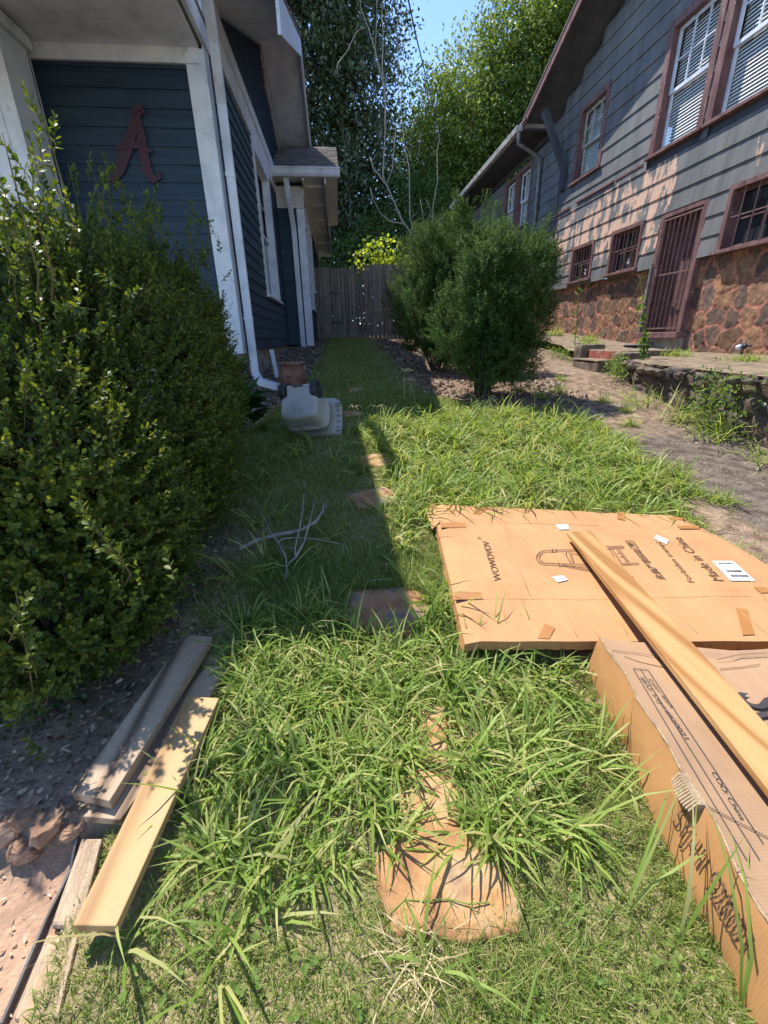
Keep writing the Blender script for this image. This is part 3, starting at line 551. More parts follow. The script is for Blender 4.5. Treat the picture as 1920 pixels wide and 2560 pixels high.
# bay roof
x0r, x1r = W + .01, .19
def brz(y): return 4.25 + (y - 10.82) * .50
mb = MB(); rr = random.Random(5); y = 10.80
while y < 12.95:
    x = x0r
    while x < x1r:
        q = min(x1r, x + rr.uniform(.1, .3)); zb = rr.uniform(0, .006); mb.add([(x, y, brz(y) + .022 + zb), (q, y, brz(y) + .022 + zb), (q, y + .19, brz(y + .19) + .004), (x, y + .19, brz(y + .19) + .004), (x, y, brz(y) - .004), (q, y, brz(y) - .004)], [(0, 1, 2, 3), (0, 4, 5, 1)]); x = q
    y += .13
mb.add([(x0r, 13.0, brz(13.)), (x1r, 13.0, brz(13.)), (x1r, 15.2, brz(13.) - 1.1), (x0r, 15.2, brz(13.) - 1.1)], [(0, 1, 2, 3)])
br = mb.build('bay_roof', M['roof'], th)
mb = MB(); mb.prism([(x0r, 10.80, 4.20), (x0r, 13.0, brz(13.) - .05), (x0r, 15.2, 4.2)], (x1r - x0r - .03, 0, 0)); 
mb.build('roof_deck', M['cream'], br)
mb = MB(); mb.prism([(-1.23, 10.68, 4.26), (-1.23, 10.69, 4.16), (-1.23, 10.72, 4.12), (-1.23, 10.80, 4.12), (-1.23, 10.80, 4.26)], (1.44, 0, 0)); mb.box(-1.24, .22, 10.665, 10.685, 4.245, 4.27); mb.build('gutter', M['white'], br)
mb = MB(); xf = -.12; mb.box(XB + .051, xf, 10.82, 18.8, 4.14, 4.155); mb.box(xf, xf + .04, 10.82, 18.8, 4.02, 4.16); mb.box(XB + .055, xf - .002, 18.8, 18.84, 3.95, 4.16)
for yy in (11.3, 12.7, 14.1, 15.6, 17.2): mb.box(XB + .10, xf - .002, yy, yy + .07, 4.09, 4.139)
mb.box(XB + .051, XB + .095, 10.82, 18.8, 4.08, 4.139); mb.build('eave_trim', M['cream'], br)
# ------------------------------------------------------------------ crimson letter on the porch wall
t = [];  yl = YF - .045
def lp(u, v): q = P(u, v, 'y', yl); return (q[0], q[2])
lm = MB()
kk = [0]
def stroke(pts, ws):
    kk[0] += 1; yl = YF - .045 - .004 * kk[0]
    pp = [np.array(lp(*p)) for p in pts]; L_, R_ = [], []
    for i, p in enumerate(pp):
        d = pp[min(i + 1, len(pp) - 1)] - pp[max(i - 1, 0)]; d /= np.linalg.norm(d); nn = np.array([-d[1], d[0]]) * ws[i] / 2; L_.append(p + nn); R_.append(p - nn)
    for i in range(len(pp) - 1): lm.prism([(L_[i][0], yl, L_[i][1]), (L_[i + 1][0], yl, L_[i + 1][1]), (R_[i + 1][0], yl, R_[i + 1][1]), (R_[i][0], yl, R_[i][1])], (0, .009, 0))
stroke([(352, 268), (332, 320), (318, 375), (300, 420), (284, 450), (270, 447)], [.05, .085, .10, .10, .07, .03])
stroke([(340, 278), (352, 330), (358, 380), (368, 425), (385, 450), (400, 440), (396, 428)], [.04, .08, .10, .10, .08, .05, .03])
stroke([(292, 372), (315, 362), (345, 364), (380, 380)], [.03, .07, .06, .03])
stroke([(330, 285), (352, 266), (362, 285)], [.03, .05, .03])
for f_ in (0,): pass
tag(lm.build('wall_letter', M['letter']), 'crimson script letter A hanging on the dark porch wall', 'wall letter')
# ------------------------------------------------------------------ fence and gate
def boards(m, x0, x1, y, z0, z1, wd, rr, gap=.008):
    x = x0
    while x < x1 - .02:
        q = min(x1, x + wd * rr.uniform(.85, 1.1)); o = rr.uniform(-.008, .008); m.box(x + gap * rr.random(), q - gap * rr.uniform(.2, 1), y + o, y + o + .018, z0 + rr.uniform(-.02, .02), z1 + rr.uniform(-.012, .012)); x = q
rr = random.Random(8); YG = 14.2; zg = float(G(0, YG))
fe = empty('wooden_fence', (2.5, YG, zg), 'weathered grey board fence between the two houses', 'fence')
m = MB(); boards(m, -.62, -.16, YG, zg - .1, 2.97, .13, rr); m.build('fence_panel', M['fence'], fe)
m = MB(); boards(m, .86, 5.3, YG, zg - .1, 3.03, .125, rr); m.build('fence_panel', M['fence'], fe)
for xx in (-.20, .90, 3.0, 5.1):
    m = MB(); m.box(xx - .05, xx + .05, YG + .035, YG + .13, zg - .1, 2.9); m.build('fence_post', M['fence'], fe)
m = MB(); m.box(.86, 5.3, YG + .03, YG + .034, 2.6, 2.7); m.box(.86, 5.3, YG + .03, YG + .034, 1.3, 1.4); m.build('fence_rail', M['fence'], fe)
ga = empty('fence_gate', (.35, YG, zg), 'closed board gate with black strap hinges at the left of the fence', 'gate')
m = MB(); boards(m, -.13, .84, YG - .01, zg + .02, 2.95, .105, rr, .014); m.build('gate_boards', M['fence'], ga)
m = MB(); m.box(-.13, .84, YG + .03, YG + .06, 2.65, 2.75); m.box(-.13, .84, YG + .03, YG + .06, 1.35, 1.45); m.build('gate_rail', M['fence'], ga)
for zz in (1.5, 2.28):
    m = MB(); m.prism([(-.19, YG - .026, zz - .03), (-.19, YG - .026, zz + .05), (.14, YG - .026, zz + .018), (.14, YG - .026, zz - .006)], (0, .006, 0)); m.build('hinge', M['black'], ga)
m = MB(); m.box(.70, .73, YG - .04, YG - .022, 1.86, 2.0); m.box(.79, .93, YG - .035, YG - .024, 1.95, 1.975); m.build('latch', M['black'], ga)
# ------------------------------------------------------------------ terrace and retaining wall at the right
rw = empty('retaining_wall', (3.5, 4, .2), 'old dark stone retaining wall beside the driveway, overgrown with weeds', 'retaining wall')
def rw_top(y): return tz(y) - .01 + .0 * y
ys = np.concatenate([np.arange(-1.5, 9, .1), np.arange(9, 20.1, .5)])
# slab of the terrace
V = []; F = []
nx = 10
for i, y in enumerate(ys):
    for k in range(nx): x = wallx(y) + .02 + (5.62 - wallx(y) - .02) * k / (nx - 1); V.append((x, y, tz(y) + .012 * float(wav(x * 4, y * 4)) - .02 * float(sst(.3, .0, x - wallx(y)))))
for i in range(len(ys) - 1):
    for k in range(nx - 1): F.append((i * nx + k, i * nx + k + 1, (i + 1) * nx + k + 1, (i + 1) * nx + k))
tag(npm('terrace_path', V, F, mats=M['terr'], smooth=True), kind='structure')
def rwpos(u, v, d):
    y = -1.5 + u; n_ = wallx(y); b = np.asarray(G(n_, y)) - .15; tt = v / 1.0
    return np.c_[n_ + .10 - d, y, b + (rw_top(y) + .0 - b) * tt]
masonry('stone_face', rwpos, 8.3, 1.0, .24, .025, .13, [(.10, .075, .06), (.14, .10, .075), (.08, .068, .06)], (.11, .085, .068), rw, seed=31, mort=.02)
m = MB(); rr = random.Random(9)
for k in range(26):
    y = 1.2 + k * .165 + rr.uniform(-.05, .05); x = wallx(y); r_ = rr.uniform(.03, .07); t_ = rw_top(y); c = (x - rr.uniform(.0, .05), y, t_ - .02 - rr.uniform(0, .05)); n0 = len(m.v)
    m.lathe([(.0, -r_ * .6), (r_ * rr.uniform(.7, 1), -r_ * .5), (r_ * rr.uniform(1, 1.4), 0), (r_ * rr.uniform(.7, 1.1), r_ * .4), (0, r_ * .5)], c, 8)
    for i in range(n0, len(m.v)): m.v[i] = tuple(q + rr.uniform(-.010, .010) for q in m.v[i])
m.build('rubble_edge', M['darkrock'], rw)
# steps cut in the wall
stp = empty('stone_steps', (4.0, 6.5, .6), 'two low stone steps with a red painted riser going up to the terrace', 'steps')
y0, y1 = 5.75, 6.75; xw = 3.98
m = MB(); m.box(3.56, 4.45, 5.95, 6.65, .40, .69); m.build('lower_step', M['darkrock'], stp, bevel=.03); m = MB(); m.box(3.55, 4.3, 5.93, 6.67, .692, .71); m.build('step_tread', M['terr'], stp, bevel=.008)
m = MB(); m.box(3.86, 4.6, 5.80, 6.75, .6, .83); q = m.build('upper_step', M['terr'], stp, bevel=.015)
m = MB(); m.box(3.845, 3.858, 5.85, 6.70, .64, .815); m.build('red_riser', mat('red_paint_worn', [(.22, .06, .05), (.35, .10, .08)], .8, 7, speck=(12, .6, (.3, .24, .2), .8)), stp)
m = MB(); m.box(3.75, 4.15, 6.78, 7.02, .4, .90); m.build('cheek_block', M['darkrock'], stp, bevel=.03); m = MB(); m.box(3.62, 4.0, 5.5, 5.74, .35, .82); m.build('cheek_block', M['darkrock'], stp, bevel=.03)
#@@OBJECTS
# ------------------------------------------------------------------ printing helpers
def ribbon(m, pts, wd, nrm, closed=False):
    pts = [Vector(p) for p in pts]; nrm = Vector(nrm)
    if closed: pts.append(pts[0])
    for a, b in zip(pts[:-1], pts[1:]):
        d = (b - a)
        if d.length < 1e-5: continue
        s_ = d.normalized().cross(nrm) * (wd / 2); m.quad(a - s_, a + s_, b + s_, b - s_)
def text(s, p0, p1, pt, mt, parent, name='printed_text', shear=0, thick=0, lab=None):
    cu = bpy.data.curves.new('t', 'FONT'); cu.body = s; cu.size = 1; cu.offset = thick; cu.shear = shear
    o = bpy.data.objects.new('t', cu); COL.objects.link(o); bpy.context.view_layer.update()
    me = bpy.data.meshes.new_from_object(o.evaluated_get(bpy.context.evaluated_depsgraph_get())); bpy.data.objects.remove(o)
    if len(me.vertices) == 0: return None
    co = np.array([v.co[:] for v in me.vertices]); x0, x1 = co[:, 0].min(), co[:, 0].max(); y0 = 0; y1 = co[:, 1].max()
    p0, p1, pt = map(lambda q: np.array(q, float), (p0, p1, pt)); ax = p1 - p0; up = pt - p0; up = up - ax * np.dot(up, ax) / np.dot(ax, ax)
    V = p0 + (co[:, :1] - x0) / (x1 - x0) * ax + (co[:, 1:2] - y0) / (y1 - y0) * up
    V = V - np.array(parent_loc(parent)); me.vertices.foreach_set('co', V.astype(np.float32).ravel()); me.name = name; me.update()
    ob = link(name, me, mt, parent)
    if lab: ob['label'] = lab
    return ob
# ------------------------------------------------------------------ flattened carton with the furniture drawing
Z1, SL1, Y1 = .095, .066, 1.1
def B1(u, v, off=0):
    r = ray(u, v); t = (Z1 + off - SL1 * Y1 - H) / (r[2] - SL1 * r[1]); return CAM + r * t
nb = Vector((0, -SL1, 1)).normalized()
c1 = empty('flattened_carton', tuple(B1(1400, 1450)), 'big flattened tan carton printed WOWDVOV and Made in China, lying on tall grass', 'carton')
NL, FL_, FR_ = B1(1163, 1603), B1(1081, 1260), B1(1700, 1290); NR = np.array([1.66, 1.00, 0]); NR[2] = Z1 + SL1 * (NR[1] - Y1); FR2 = B1(1790, 1340)
nu, nv = 90, 60; V = []
for j in range(nv + 1):
    for i in range(nu + 1):
        s_, t_ = i / nu, j / nv; a = NL + (NR - NL) * s_; b = FL_ + (FR_ - FL_) * s_; p = a + (b - a) * t_
        if s_ > .5: p = p + np.array([.09 * math.sin(math.pi * min(1, t_ * 1.0)) * (s_ - .5) * 2, 0, 0])
        zz = -.0035 * math.exp(-((t_ - .82) / .012) ** 2) - .0035 * math.exp(-((t_ - .28) / .012) ** 2) + .0008 * math.sin(s_ * 40 + 3 * math.sin(t_ * 7)) - .0008
        zz -= .012 * max(0, .04 - s_) / .04 + .008 * max(0, s_ - .97) / .03
        V.append(p + np.array([0, 0, zz]))
F = [(j * (nu + 1) + i, j * (nu + 1) + i + 1, (j + 1) * (nu + 1) + i + 1, (j + 1) * (nu + 1) + i) for j in range(nv) for i in range(nu)]
npm('carton_top', V, F, mats=M['card'], parent=c1, smooth=True)
per = [j * (nu + 1) for j in range(nv, -1, -1)] + list(range(1, nu + 1)) + [j * (nu + 1) + nu for j in range(1, nv + 1)] + [nv * (nu + 1) + i for i in range(nu - 1, -1, -1)]
m = MB(); rr = random.Random(3); pv = [V[i] for i in per]; lowp = [p + np.array([rr.uniform(-.004, .004) - (.008 if p[0] < .55 else 0), rr.uniform(-.004, .004), -.034]) for p in pv]
for i in range(len(pv)): j = (i + 1) % len(pv); m.quad(pv[i], lowp[i], lowp[j], pv[j])
m.build('carton_edge', M['card_side'], c1)
m = MB(); a, b, c, d = [B1(u, v) for u, v in ((1063, 1267), (1081, 1259), (1099, 1304), (1080, 1315))]; a[2] -= .02; d[2] -= .02; m.prism([a, b, c, d], (0, 0, -.004)); m.build('corner_flap', M['card'], c1)
z4 = lambda x, y: (1050 + x * .27125, 1240 + y * .27125); z5 = lambda x, y: (1480 + x * .2652, 1240 + y * .2652)
tm = 0
def patch(px, mt, name, off, par=c1):
    m = MB(); m.add([B1(u, v, off) for u, v in px], [tuple(range(len(px)))[::-1]]); return m.build(name, mt, par)
for px in ([z4(490, 160), z4(560, 105), z4(630, 105), z4(550, 170)], [z4(190, 248), z4(415, 250), z4(425, 290), z4(190, 290)], [z4(315, 885), z4(560, 885), z4(580, 950), z4(320, 955)], [z4(1150, 1175), z4(1245, 1215), z4(1190, 1315), z4(1085, 1310)],
           [z5(235, 150), z5(305, 150), z5(312, 228), z5(238, 215)], [z5(715, 200), z5(870, 202), z5(885, 225), z5(745, 225)], [z5(800, 280), z5(985, 280), z5(1020, 308), z5(830, 308)], [z5(1360, 1055), z5(1465, 1070), z5(1535, 1305), z5(1420, 1310)], [z5(1525, 855), z5(1640, 858), z5(1690, 910), z5(1590, 912)]):
    patch(px, M['tape'], 'tape_strip', .002)
def px(*l): return [B1(u, v, .0022) for u, v in l]
text('WOWDVOV', *px(z4(755, 782), z4(632, 415), z4(690, 790)), M['ink'], c1, shear=0, thick=.004, lab='WOWDVOV')
text('®', *px(z4(568, 400), z4(560, 375), z4(535, 402)), M['ink'], c1)
text('Made in China', *px(z5(1245, 800), z5(835, 388), z5(1150, 800)), M['ink'], c1)
text('Forbiden trampl', *px(z5(968, 812), z5(650, 438), z5(915, 812)), M['ink'], c1)
text('此面严禁踩踏', *px(z5(690, 785), z5(440, 500), z5(625, 790)), M['ink'], c1, thick=.012)
text('o', *px(z5(400, 775), z5(385, 755), z5(375, 775)), M['ink'], c1)
m = MB(); ribbon(m, px(z5(315, 420), z5(385, 422), z5(437, 488), z5(372, 490)), .004, nb, True)
ribbon(m, px(z5(345, 440), z5(352, 435), z5(380, 465), z5(370, 470), z5(345, 440)), .005, nb); ribbon(m, px(z5(372, 440), z5(400, 470)), .005, nb)
m.build('handling_symbol', M['ink'], c1)
m = MB(); w_ = .0035
def arc(cx, cy, rx, ry, a0, a1, n=14): return [z4(cx + rx * math.cos(math.radians(a0 + (a1 - a0) * i / n)), cy - ry * math.sin(math.radians(a0 + (a1 - a0) * i / n))) for i in range(n + 1)]
ribbon(m, px(*([z4(1480, 490), z4(1180, 498)] + arc(1170, 566, 95, 68, 90, 262) + [z4(1300, 640), z4(1560, 650)])), w_, nb)
ribbon(m, px(*([z4(1480, 505), z4(1185, 515)] + arc(1176, 566, 76, 52, 95, 262) + [z4(1300, 622), z4(1545, 628)])), w_, nb)
for l in ([z4(1225, 485), z4(1215, 515), z4(1250, 520), z4(1262, 488)], [z4(1350, 515), z4(1345, 545), z4(1390, 615)], [z4(1370, 512), z4(1410, 615)], [z4(1395, 530), z4(1470, 540)], [z4(1280, 615), z4(1285, 650), z4(1310, 645)], [z4(1300, 640), z4(1440, 668), z4(1590, 695)], [z4(1310, 632), z4(1450, 655), z4(1590, 682)], [z4(1390, 520), z4(1420, 612)],
          None, [z5(130, 475), z5(280, 468), z5(300, 478), z5(295, 490), z5(140, 500)], [z5(145, 488), z5(285, 480)], [z5(190, 500), z5(270, 620)], [z5(235, 500), z5(330, 620)], [z5(255, 495), z5(350, 625)], [z5(250, 635), z5(430, 630), z5(440, 642), z5(290, 648), z5(250, 635)], [z5(230, 540), z5(262, 540)], [z5(262, 572), z5(300, 570)], [z5(165, 500), z5(250, 635)]):
    if l is None: m.build('product_drawing', M['ink'], c1); m = MB(); continue
    ribbon(m, px(*l), w_, nb)
m.build('product_drawing', M['ink'], c1)
m = MB(); 
for l in ((z4(182, 243), z4(600, 246), z4(1000, 248), z4(1400, 262), z4(1640, 268)), (z4(320, 958), z4(720, 945), z4(1200, 950), z4(1640, 955), z5(1100, 945), z5(1500, 940))): m = MB(); ribbon(m, [B1(*p, .0005) for p in l], .0018, nb); m.build('fold_line', M['card_side'], c1)
for l in ((z4(710, 125), z4(790, 300), z4(840, 480), z4(900, 640), z4(1020, 930)), (z4(690, 880), z4(800, 1180)), (z4(430, 120), z4(490, 240)), (z4(1280, 950), z4(1450, 1300)), (z5(1180, 820), z5(1430, 1120), z5(1640, 1300)), (z5(1000, 280), z5(1200, 470), z5(1500, 800), z5(1650, 1000)), (z5(140, 1000), z5(340, 1310)), (z5(610, 940), z5(1000, 1300))):
    m = MB(); pp_ = [B1(*p, -.001) for p in l]; m.tube(pp_, [.0015] + [.004] * (len(pp_) - 2) + [.0015], 6); m.build('crease', M['card'], c1, smooth=True)
st = []
for q, tx in (([z4(1255, 262), z4(1365, 265), z4(1375, 305), z4(1280, 308)], None), ([z4(1220, 745), z4(1315, 730), z4(1365, 770), z4(1270, 795)], '0126'), ([z5(605, 365), z5(722, 415), z5(702, 452), z5(585, 400)], '0318'), ([z5(1127, 612), z5(1330, 612), z5(1537, 797), z5(1305, 795)], 'bar')):
    s_ = patch(q, M['sticker'], 'sticker', .0035)
    L_ = lambda a, b: B1(*(np.array(q[0]) * (1 - a) * (1 - b) + np.array(q[1]) * a * (1 - b) + np.array(q[2]) * a * b + np.array(q[3]) * (1 - a) * b), .0045)
    if tx == 'bar':
        for b0, b1, a0, a1 in ((.08, .17, .2, .85), (.46, .58, .22, .88), (.70, .82, .22, .95)):
            m = MB(); rr = random.Random(int(b0 * 100)); a = a0
            while a < a1: w0 = rr.uniform(.006, .02); m.quad(L_(a, b1), L_(a + w0, b1), L_(a + w0, b0), L_(a, b0)); a += w0 + rr.uniform(.006, .014)
            m.build('barcode', M['ink2'], s_)
        for b0 in (.24, .34, .88): 
            m = MB(); m.quad(L_(.25, b0 + .015), L_(.75, b0 + .015), L_(.75, b0), L_(.25, b0)); m.build('small_print', M['ink'], s_)
    elif tx: text(tx, L_(.2, .75), L_(.85, .72), L_(.2, .3), M['ink2'], s_)
    else:
        m = MB(); m.quad(L_(.4, .5), L_(.85, .5), L_(.85, .42), L_(.4, .42)); m.build('small_print', M['ink2'], s_)
# ------------------------------------------------------------------ battered long carton
ZR = .14
c2 = empty('battered_carton', (1.0, .6, .0), 'long battered brown carton with a torn left edge at the lower right', 'carton')
rid = [P(u, v, 'z', ZR) for u, v in ((1498, 1594), (1530, 1640), (1592, 1742), (1640, 1822), (1693, 1911), (1757, 2002), (1825, 2148), (1920, 2303))]; rid.append(rid[-1] + np.array([-.02, -.25, 0])); rid.append(rid[-1] + np.array([-.02, -.3, 0]))
ry = [p[1] for p in rid][::-1]; rx = [p[0] for p in rid][::-1]
def rxy(y): return float(np.interp(y, ry, rx))
nv, nu = 90, 40; V = []; rr = random.Random(6)
for j in range(nv + 1):
    y = ry[0] + (ry[-1] - ry[0]) * j / nv; x0 = rxy(y) + .004 * math.sin(y * 30) + rr.uniform(-.001, .001)
    for i in range(nu + 1):
        s_ = i / nu; x = x0 + (1.75 - x0) * s_; z = ZR - .035 * s_ - .012 * math.sin(min(1, s_ * 6) * math.pi) * .5 + .004 * float(wav(x * 5, y * 4)) * min(1, s_ * 6) - .010 * math.exp(-((y - 1.0) / .03) ** 2) * min(1, s_ * 5)
        V.append((x, y - .09 * min(1, s_ * 2.5) * (j / nv) ** 6, z))
F = [(j * (nu + 1) + i, j * (nu + 1) + i + 1, (j + 1) * (nu + 1) + i + 1, (j + 1) * (nu + 1) + i) for j in range(nv) for i in range(nu)]
npm('carton_top', V, F, mats=M['card2'], parent=c2, smooth=True)
bot = [P(u, v, 'z', .005) for u, v in ((1457, 1646), (1519, 1774), (1574, 1870), (1629, 2011), (1711, 2175), (1757, 2262), (1825, 2395), (1894, 2545))]; by = [p[1] for p in bot][::-1]; bx_ = [p[0] for p in bot][::-1]
ns = 8; V2 = []
for j in range(nv + 1):
    y = ry[0] + (ry[-1] - ry[0]) * j / nv; x0 = V[j * (nu + 1)][0]; xb = float(np.interp(y, by, bx_)) - .005; xb = min(xb, x0 - .005)
    for k in range(ns + 1): q = k / ns; V2.append((x0 + (xb - x0) * q - .006 * math.sin(q * math.pi) + .003 * float(wav(y * 12, q * 4)), y, ZR + (-.01 - ZR) * q))
F2 = [(j * (ns + 1) + k, j * (ns + 1) + k + 1, (j + 1) * (ns + 1) + k + 1, (j + 1) * (ns + 1) + k) for j in range(nv) for k in range(ns)]
npm('carton_side', V2, F2, mats=M['card_side'], parent=c2, smooth=True)
m = MB(); 
for i in range(nu): a, b = V[nv * (nu + 1) + i], V[nv * (nu + 1) + i + 1]; m.quad(a, b, (b[0], b[1] - .01, -.01 + .0), (a[0], a[1] - .01, -.01))
m.build('carton_end', M['card_side'], c2)
m = MB(); k0 = len(V) // 2
pts = [(V[j * (nu + 1)][0] + .002, V[j * (nu + 1)][1], ZR + .002) for j in range(0, nv + 1, 2)]; m.tube(pts, [.0022 + .0022 * random.random() for _ in pts], 6); m.build('worn_edge', M['torn'], c2, smooth=True)
m = MB(); q0 = P(1700, 1930, 'z', ZR + .004); q1 = P(1752, 2010, 'z', ZR + .004)
for i in range(12):
    t_ = i / 12; a = q0 + (q1 - q0) * t_; m.prism([a + np.array([-.004, 0, 0]), a + np.array([.014, -.004, 0]), a + np.array([.012, -.009, .0]), a + np.array([-.008, -.006, 0])], (-.012 - .01 * math.sin(t_ * 3), 0, -.02))
a = P(1725, 2010, 'z', .10); m.prism([a, a + np.array([.03, .015, .02]), a + np.array([.04, -.03, .01]), a + np.array([.015, -.05, -.03])], (-.004, .0, .004)); m.build('torn_flap', M['torn'], c2)
z7 = lambda x, y: (1300 + x * .4566, 1550 + y * .4566)
def b2(q, off=.003):
    u, v = q; p = P(u, v, 'z', ZR)
    for _ in range(3): x0 = rxy(p[1]); s_ = (p[0] - x0) / (1.75 - x0); p = P(u, v, 'z', ZR - .035 * s_ - .006 * math.sin(min(1, max(0, s_) * 6) * math.pi) + off)
    return p
text('Color: Black', b2(z7(700, 322)), b2(z7(826, 480)), b2(z7(712, 312)), M['ink2'], c2)
text('SKU: SYJ-HI920021', b2(z7(655, 312)), b2(z7(903, 648)), b2(z7(668, 303)), M['ink2'], c2)
text('COO: China', b2(z7(1045, 830)), b2(z7(1208, 1092)), b2(z7(1062, 816)), M['ink2'], c2)
m = MB()
for l in ((z7(620, 265), z7(700, 272), z7(1060, 810), z7(1330, 1220)), (z7(620, 265), z7(905, 745), z7(1240, 1310)), (z7(660, 268), z7(985, 790), z7(1310, 1310)), (z7(990, 1000), z7(1358, 1190))): ribbon(m, [b2(p, .004) for p in l], .0022, (0, 0, 1))
m.build('printed_lines', M['ink2'], c2)
for l in (((1560, 1640), (1600, 1655), (1660, 1668)), ((1530, 1625), (1590, 1632), (1640, 1640)), ((1800, 1672), (1850, 1668), (1900, 1660)), ((1790, 1650), (1850, 1636), (1915, 1632))):
    m = MB(); ribbon(m, [b2(p, .002) for p in l], .0022, (0, 0, 1)); m.build('crease', M['ink'], c2)
def sd(u, v): return P(u, v, 'x', .655)
V2a = np.array(V2)
def side_text(s, ua, ub, zb, zt):
    ya, yb = sd(*ua)[1], sd(*ub)[1]; xa, xb = rxy(ya), rxy(yb)
    o = text(s, (xa, ya, zb), (xb, yb, zb), (xa, ya, zt), M['ink'], c2); c = np.array(parent_loc(c2))
    for v in o.data.vertices:
        p = np.array(v.co) + c; k_ = np.argsort(((V2a[:, 1:] - p[1:]) ** 2).sum(1))[:4]; v.co.x = float(V2a[k_, 0].min() - .0025 - c[0])
side_text('SYJ-HI', z7(820, 1030), z7(985, 1330), .05, .10); side_text('920021', z7(1035, 1420), z7(1262, 1820), .05, .105)
s0, s1, s2 = P(1838, 1728, 'z', .138), P(1912, 1848, 'z', .138), P(1915, 1694, 'z', .138)
text('SO', s0, s1, s0 + (s2 - s0) * 1.1, M['ink2'], c2, thick=.006)
# ------------------------------------------------------------------ gold pine board across the cartons
def board(name, q, z0, th, mt, lab, cat='board', grp=None, bev=.003, split=None):
    pts = [P(u, v, 'z', z0 + th) for u, v in q]; m = MB(); m.prism([(p[0], p[1], z0) for p in pts][::-1], (0, 0, th)); o = m.build(name, mt, None, bevel=bev)
    c = np.mean(pts, 0); me = o.data; 
    for v in me.vertices: v.co -= Vector((c[0], c[1], 0))
    o.location = (c[0], c[1], 0); tag(o, lab, cat, grp); return pts
a, b = P(1417, 1329, 'z', .185), P(1477, 1327, 'z', .185); a2, b2_ = P(1904, 1952, 'z', .185), P(1920, 1818, 'z', .185)
d_ = (a2 - a); d_ /= np.linalg.norm(d_); e2 = a2 + d_ * .55; b_end = b + d_ * (np.linalg.norm(a2 - a) + .55)
m = MB(); m.prism([(p[0], p[1], p[2] - .019) for p in (a, e2, b_end, b)], (0, 0, .019)); o = m.build('pine_board', M['pine'], None, bevel=.002)
for v in o.data.vertices: v.co -= Vector((1.1, 1.2, 0))
for v in o.data.vertices: v.co.x += .0
o.location = (1.1, 1.2, -.0); tag(o, 'golden pine board with bold grain lying across both cartons', 'board')
L3 = board('lumber_piece', [(206, 2041), (300, 2050), (580, 1663), (517, 1663)], .0, .022, M['lumber_old'], 'grey brown lumber length lying underneath the two others', 'lumber', 'lumber lengths stacked at the lawn edge')
L1 = board('lumber_piece', [(177, 1979), (273, 2003), (532, 1591), (465, 1586)], .026, .030, M['lumber_old'], 'weathered lumber length on the hedge side, on top of the stack', 'lumber', 'lumber lengths stacked at the lawn edge')
L2 = board('lumber_piece', [(180, 2314), (290, 2316), (548, 1744), (465, 1740)], .024, .022, M['lumber_new'], 'bright yellow lumber length nearest the camera', 'lumber', 'lumber lengths stacked at the lawn edge')
LE = [gp(*p) for p in ((212, 2110), (262, 2110), (205, 2330), (135, 2330))]; LE = [p + (0, 0, .004) for p in LE]
m = MB(); m.prism([tuple(p) for p in LE][::-1], (0, 0, .02)); q = gp(100, 2400); m.prism([tuple(gp(*p) + (0, 0, .0)) for p in ((125, 2345), (200, 2350), (150, 2560), (40, 2560))][::-1], (0, 0, .018)); tag(m.build('timber_edging', mat('sandy_timber', [(.36, .25, .16), (.52, .39, .26)], .95, 14, bump=.9, bscale=40, stretch=(3, .6, 1), bdist=.02), None, bevel=.006), 'rough sandy timber edging between lawn and dirt', 'edging')
m = MB(); ep = [gp(*p) + (-.005, 0, .01) for p in ((205, 2100), (190, 2180), (165, 2235), (128, 2310), (96, 2386), (62, 2470), (20, 2570))]
for p, q in zip(ep[:-1], ep[1:]): m.beam(p, q, .005, .022)
tag(m.build('metal_edging', M['edge_metal']), 'thin grey metal strip edging the lawn beside the dirt', 'edging')
# ------------------------------------------------------------------ stepping stones
STONES = []
def inpoly(x, y, poly):
    x = np.asarray(x); y = np.asarray(y); c = np.zeros(x.shape, bool); n = len(poly)
    for i in range(n):
        (x0, y0), (x1, y1) = poly[i][:2], poly[(i + 1) % n][:2]
        if y0 == y1: continue
        k = ((y0 > y) != (y1 > y)) & (x < (x1 - x0) * (y - y0) / (y1 - y0) + x0); c ^= k
    return c
def stone(pxs, mt, lab, cat='stepping stone'):
    pts = [gp(*p) for p in pxs]; c = np.mean(pts, 0); rr = random.Random(int(pxs[0][0])); ring = []
    for i in range(len(pts)):
        a, b = pts[i], pts[(i + 1) % len(pts)]
        for k in range(5): ring.append(a + (b - a) * k / 5 + np.array([rr.uniform(-.004, .004), rr.uniform(-.004, .004), 0]))
    V = []; n = len(ring); F = []
    for q, (sc, dz) in enumerate(((1.02, -.03), (1.0, .008), (.965, .016), (.8, .017), (.55, .018), (.3, .018), (.02, .018))):
        for p in ring: w_ = c + (p - c) * sc; V.append((w_[0] - c[0], w_[1] - c[1], float(gl(w_[1])) + dz + .004 * float(wav(w_[0] * 20, w_[1] * 20)) + .004 - c[2]))
    for q in range(6):
        for i in range(n): j = (i + 1) % n; F.append((q * n + i, q * n + j, (q + 1) * n + j, (q + 1) * n + i))
    o = npm('stepping_stone', V, F, mats=mt, smooth=True); o.location = c; tag(o, lab, cat, 'stepping stones in the lawn'); STONES.append([(p[0], p[1]) for p in pts])
z2 = lambda x, y: (500 + x * .6028, 1800 + y * .6028)
stone([z2(810, 262), z2(905, 215), z2(1030, 230), z2(1080, 300), z2(1065, 440), z2(1150, 560), z2(1240, 620), z2(1345, 790), z2(1320, 905), z2(1080, 935), z2(800, 905), z2(735, 720), z2(725, 590), z2(810, 520), z2(850, 440)], M['stone_or'], 'largest orange sandstone slab, nearest the camera')
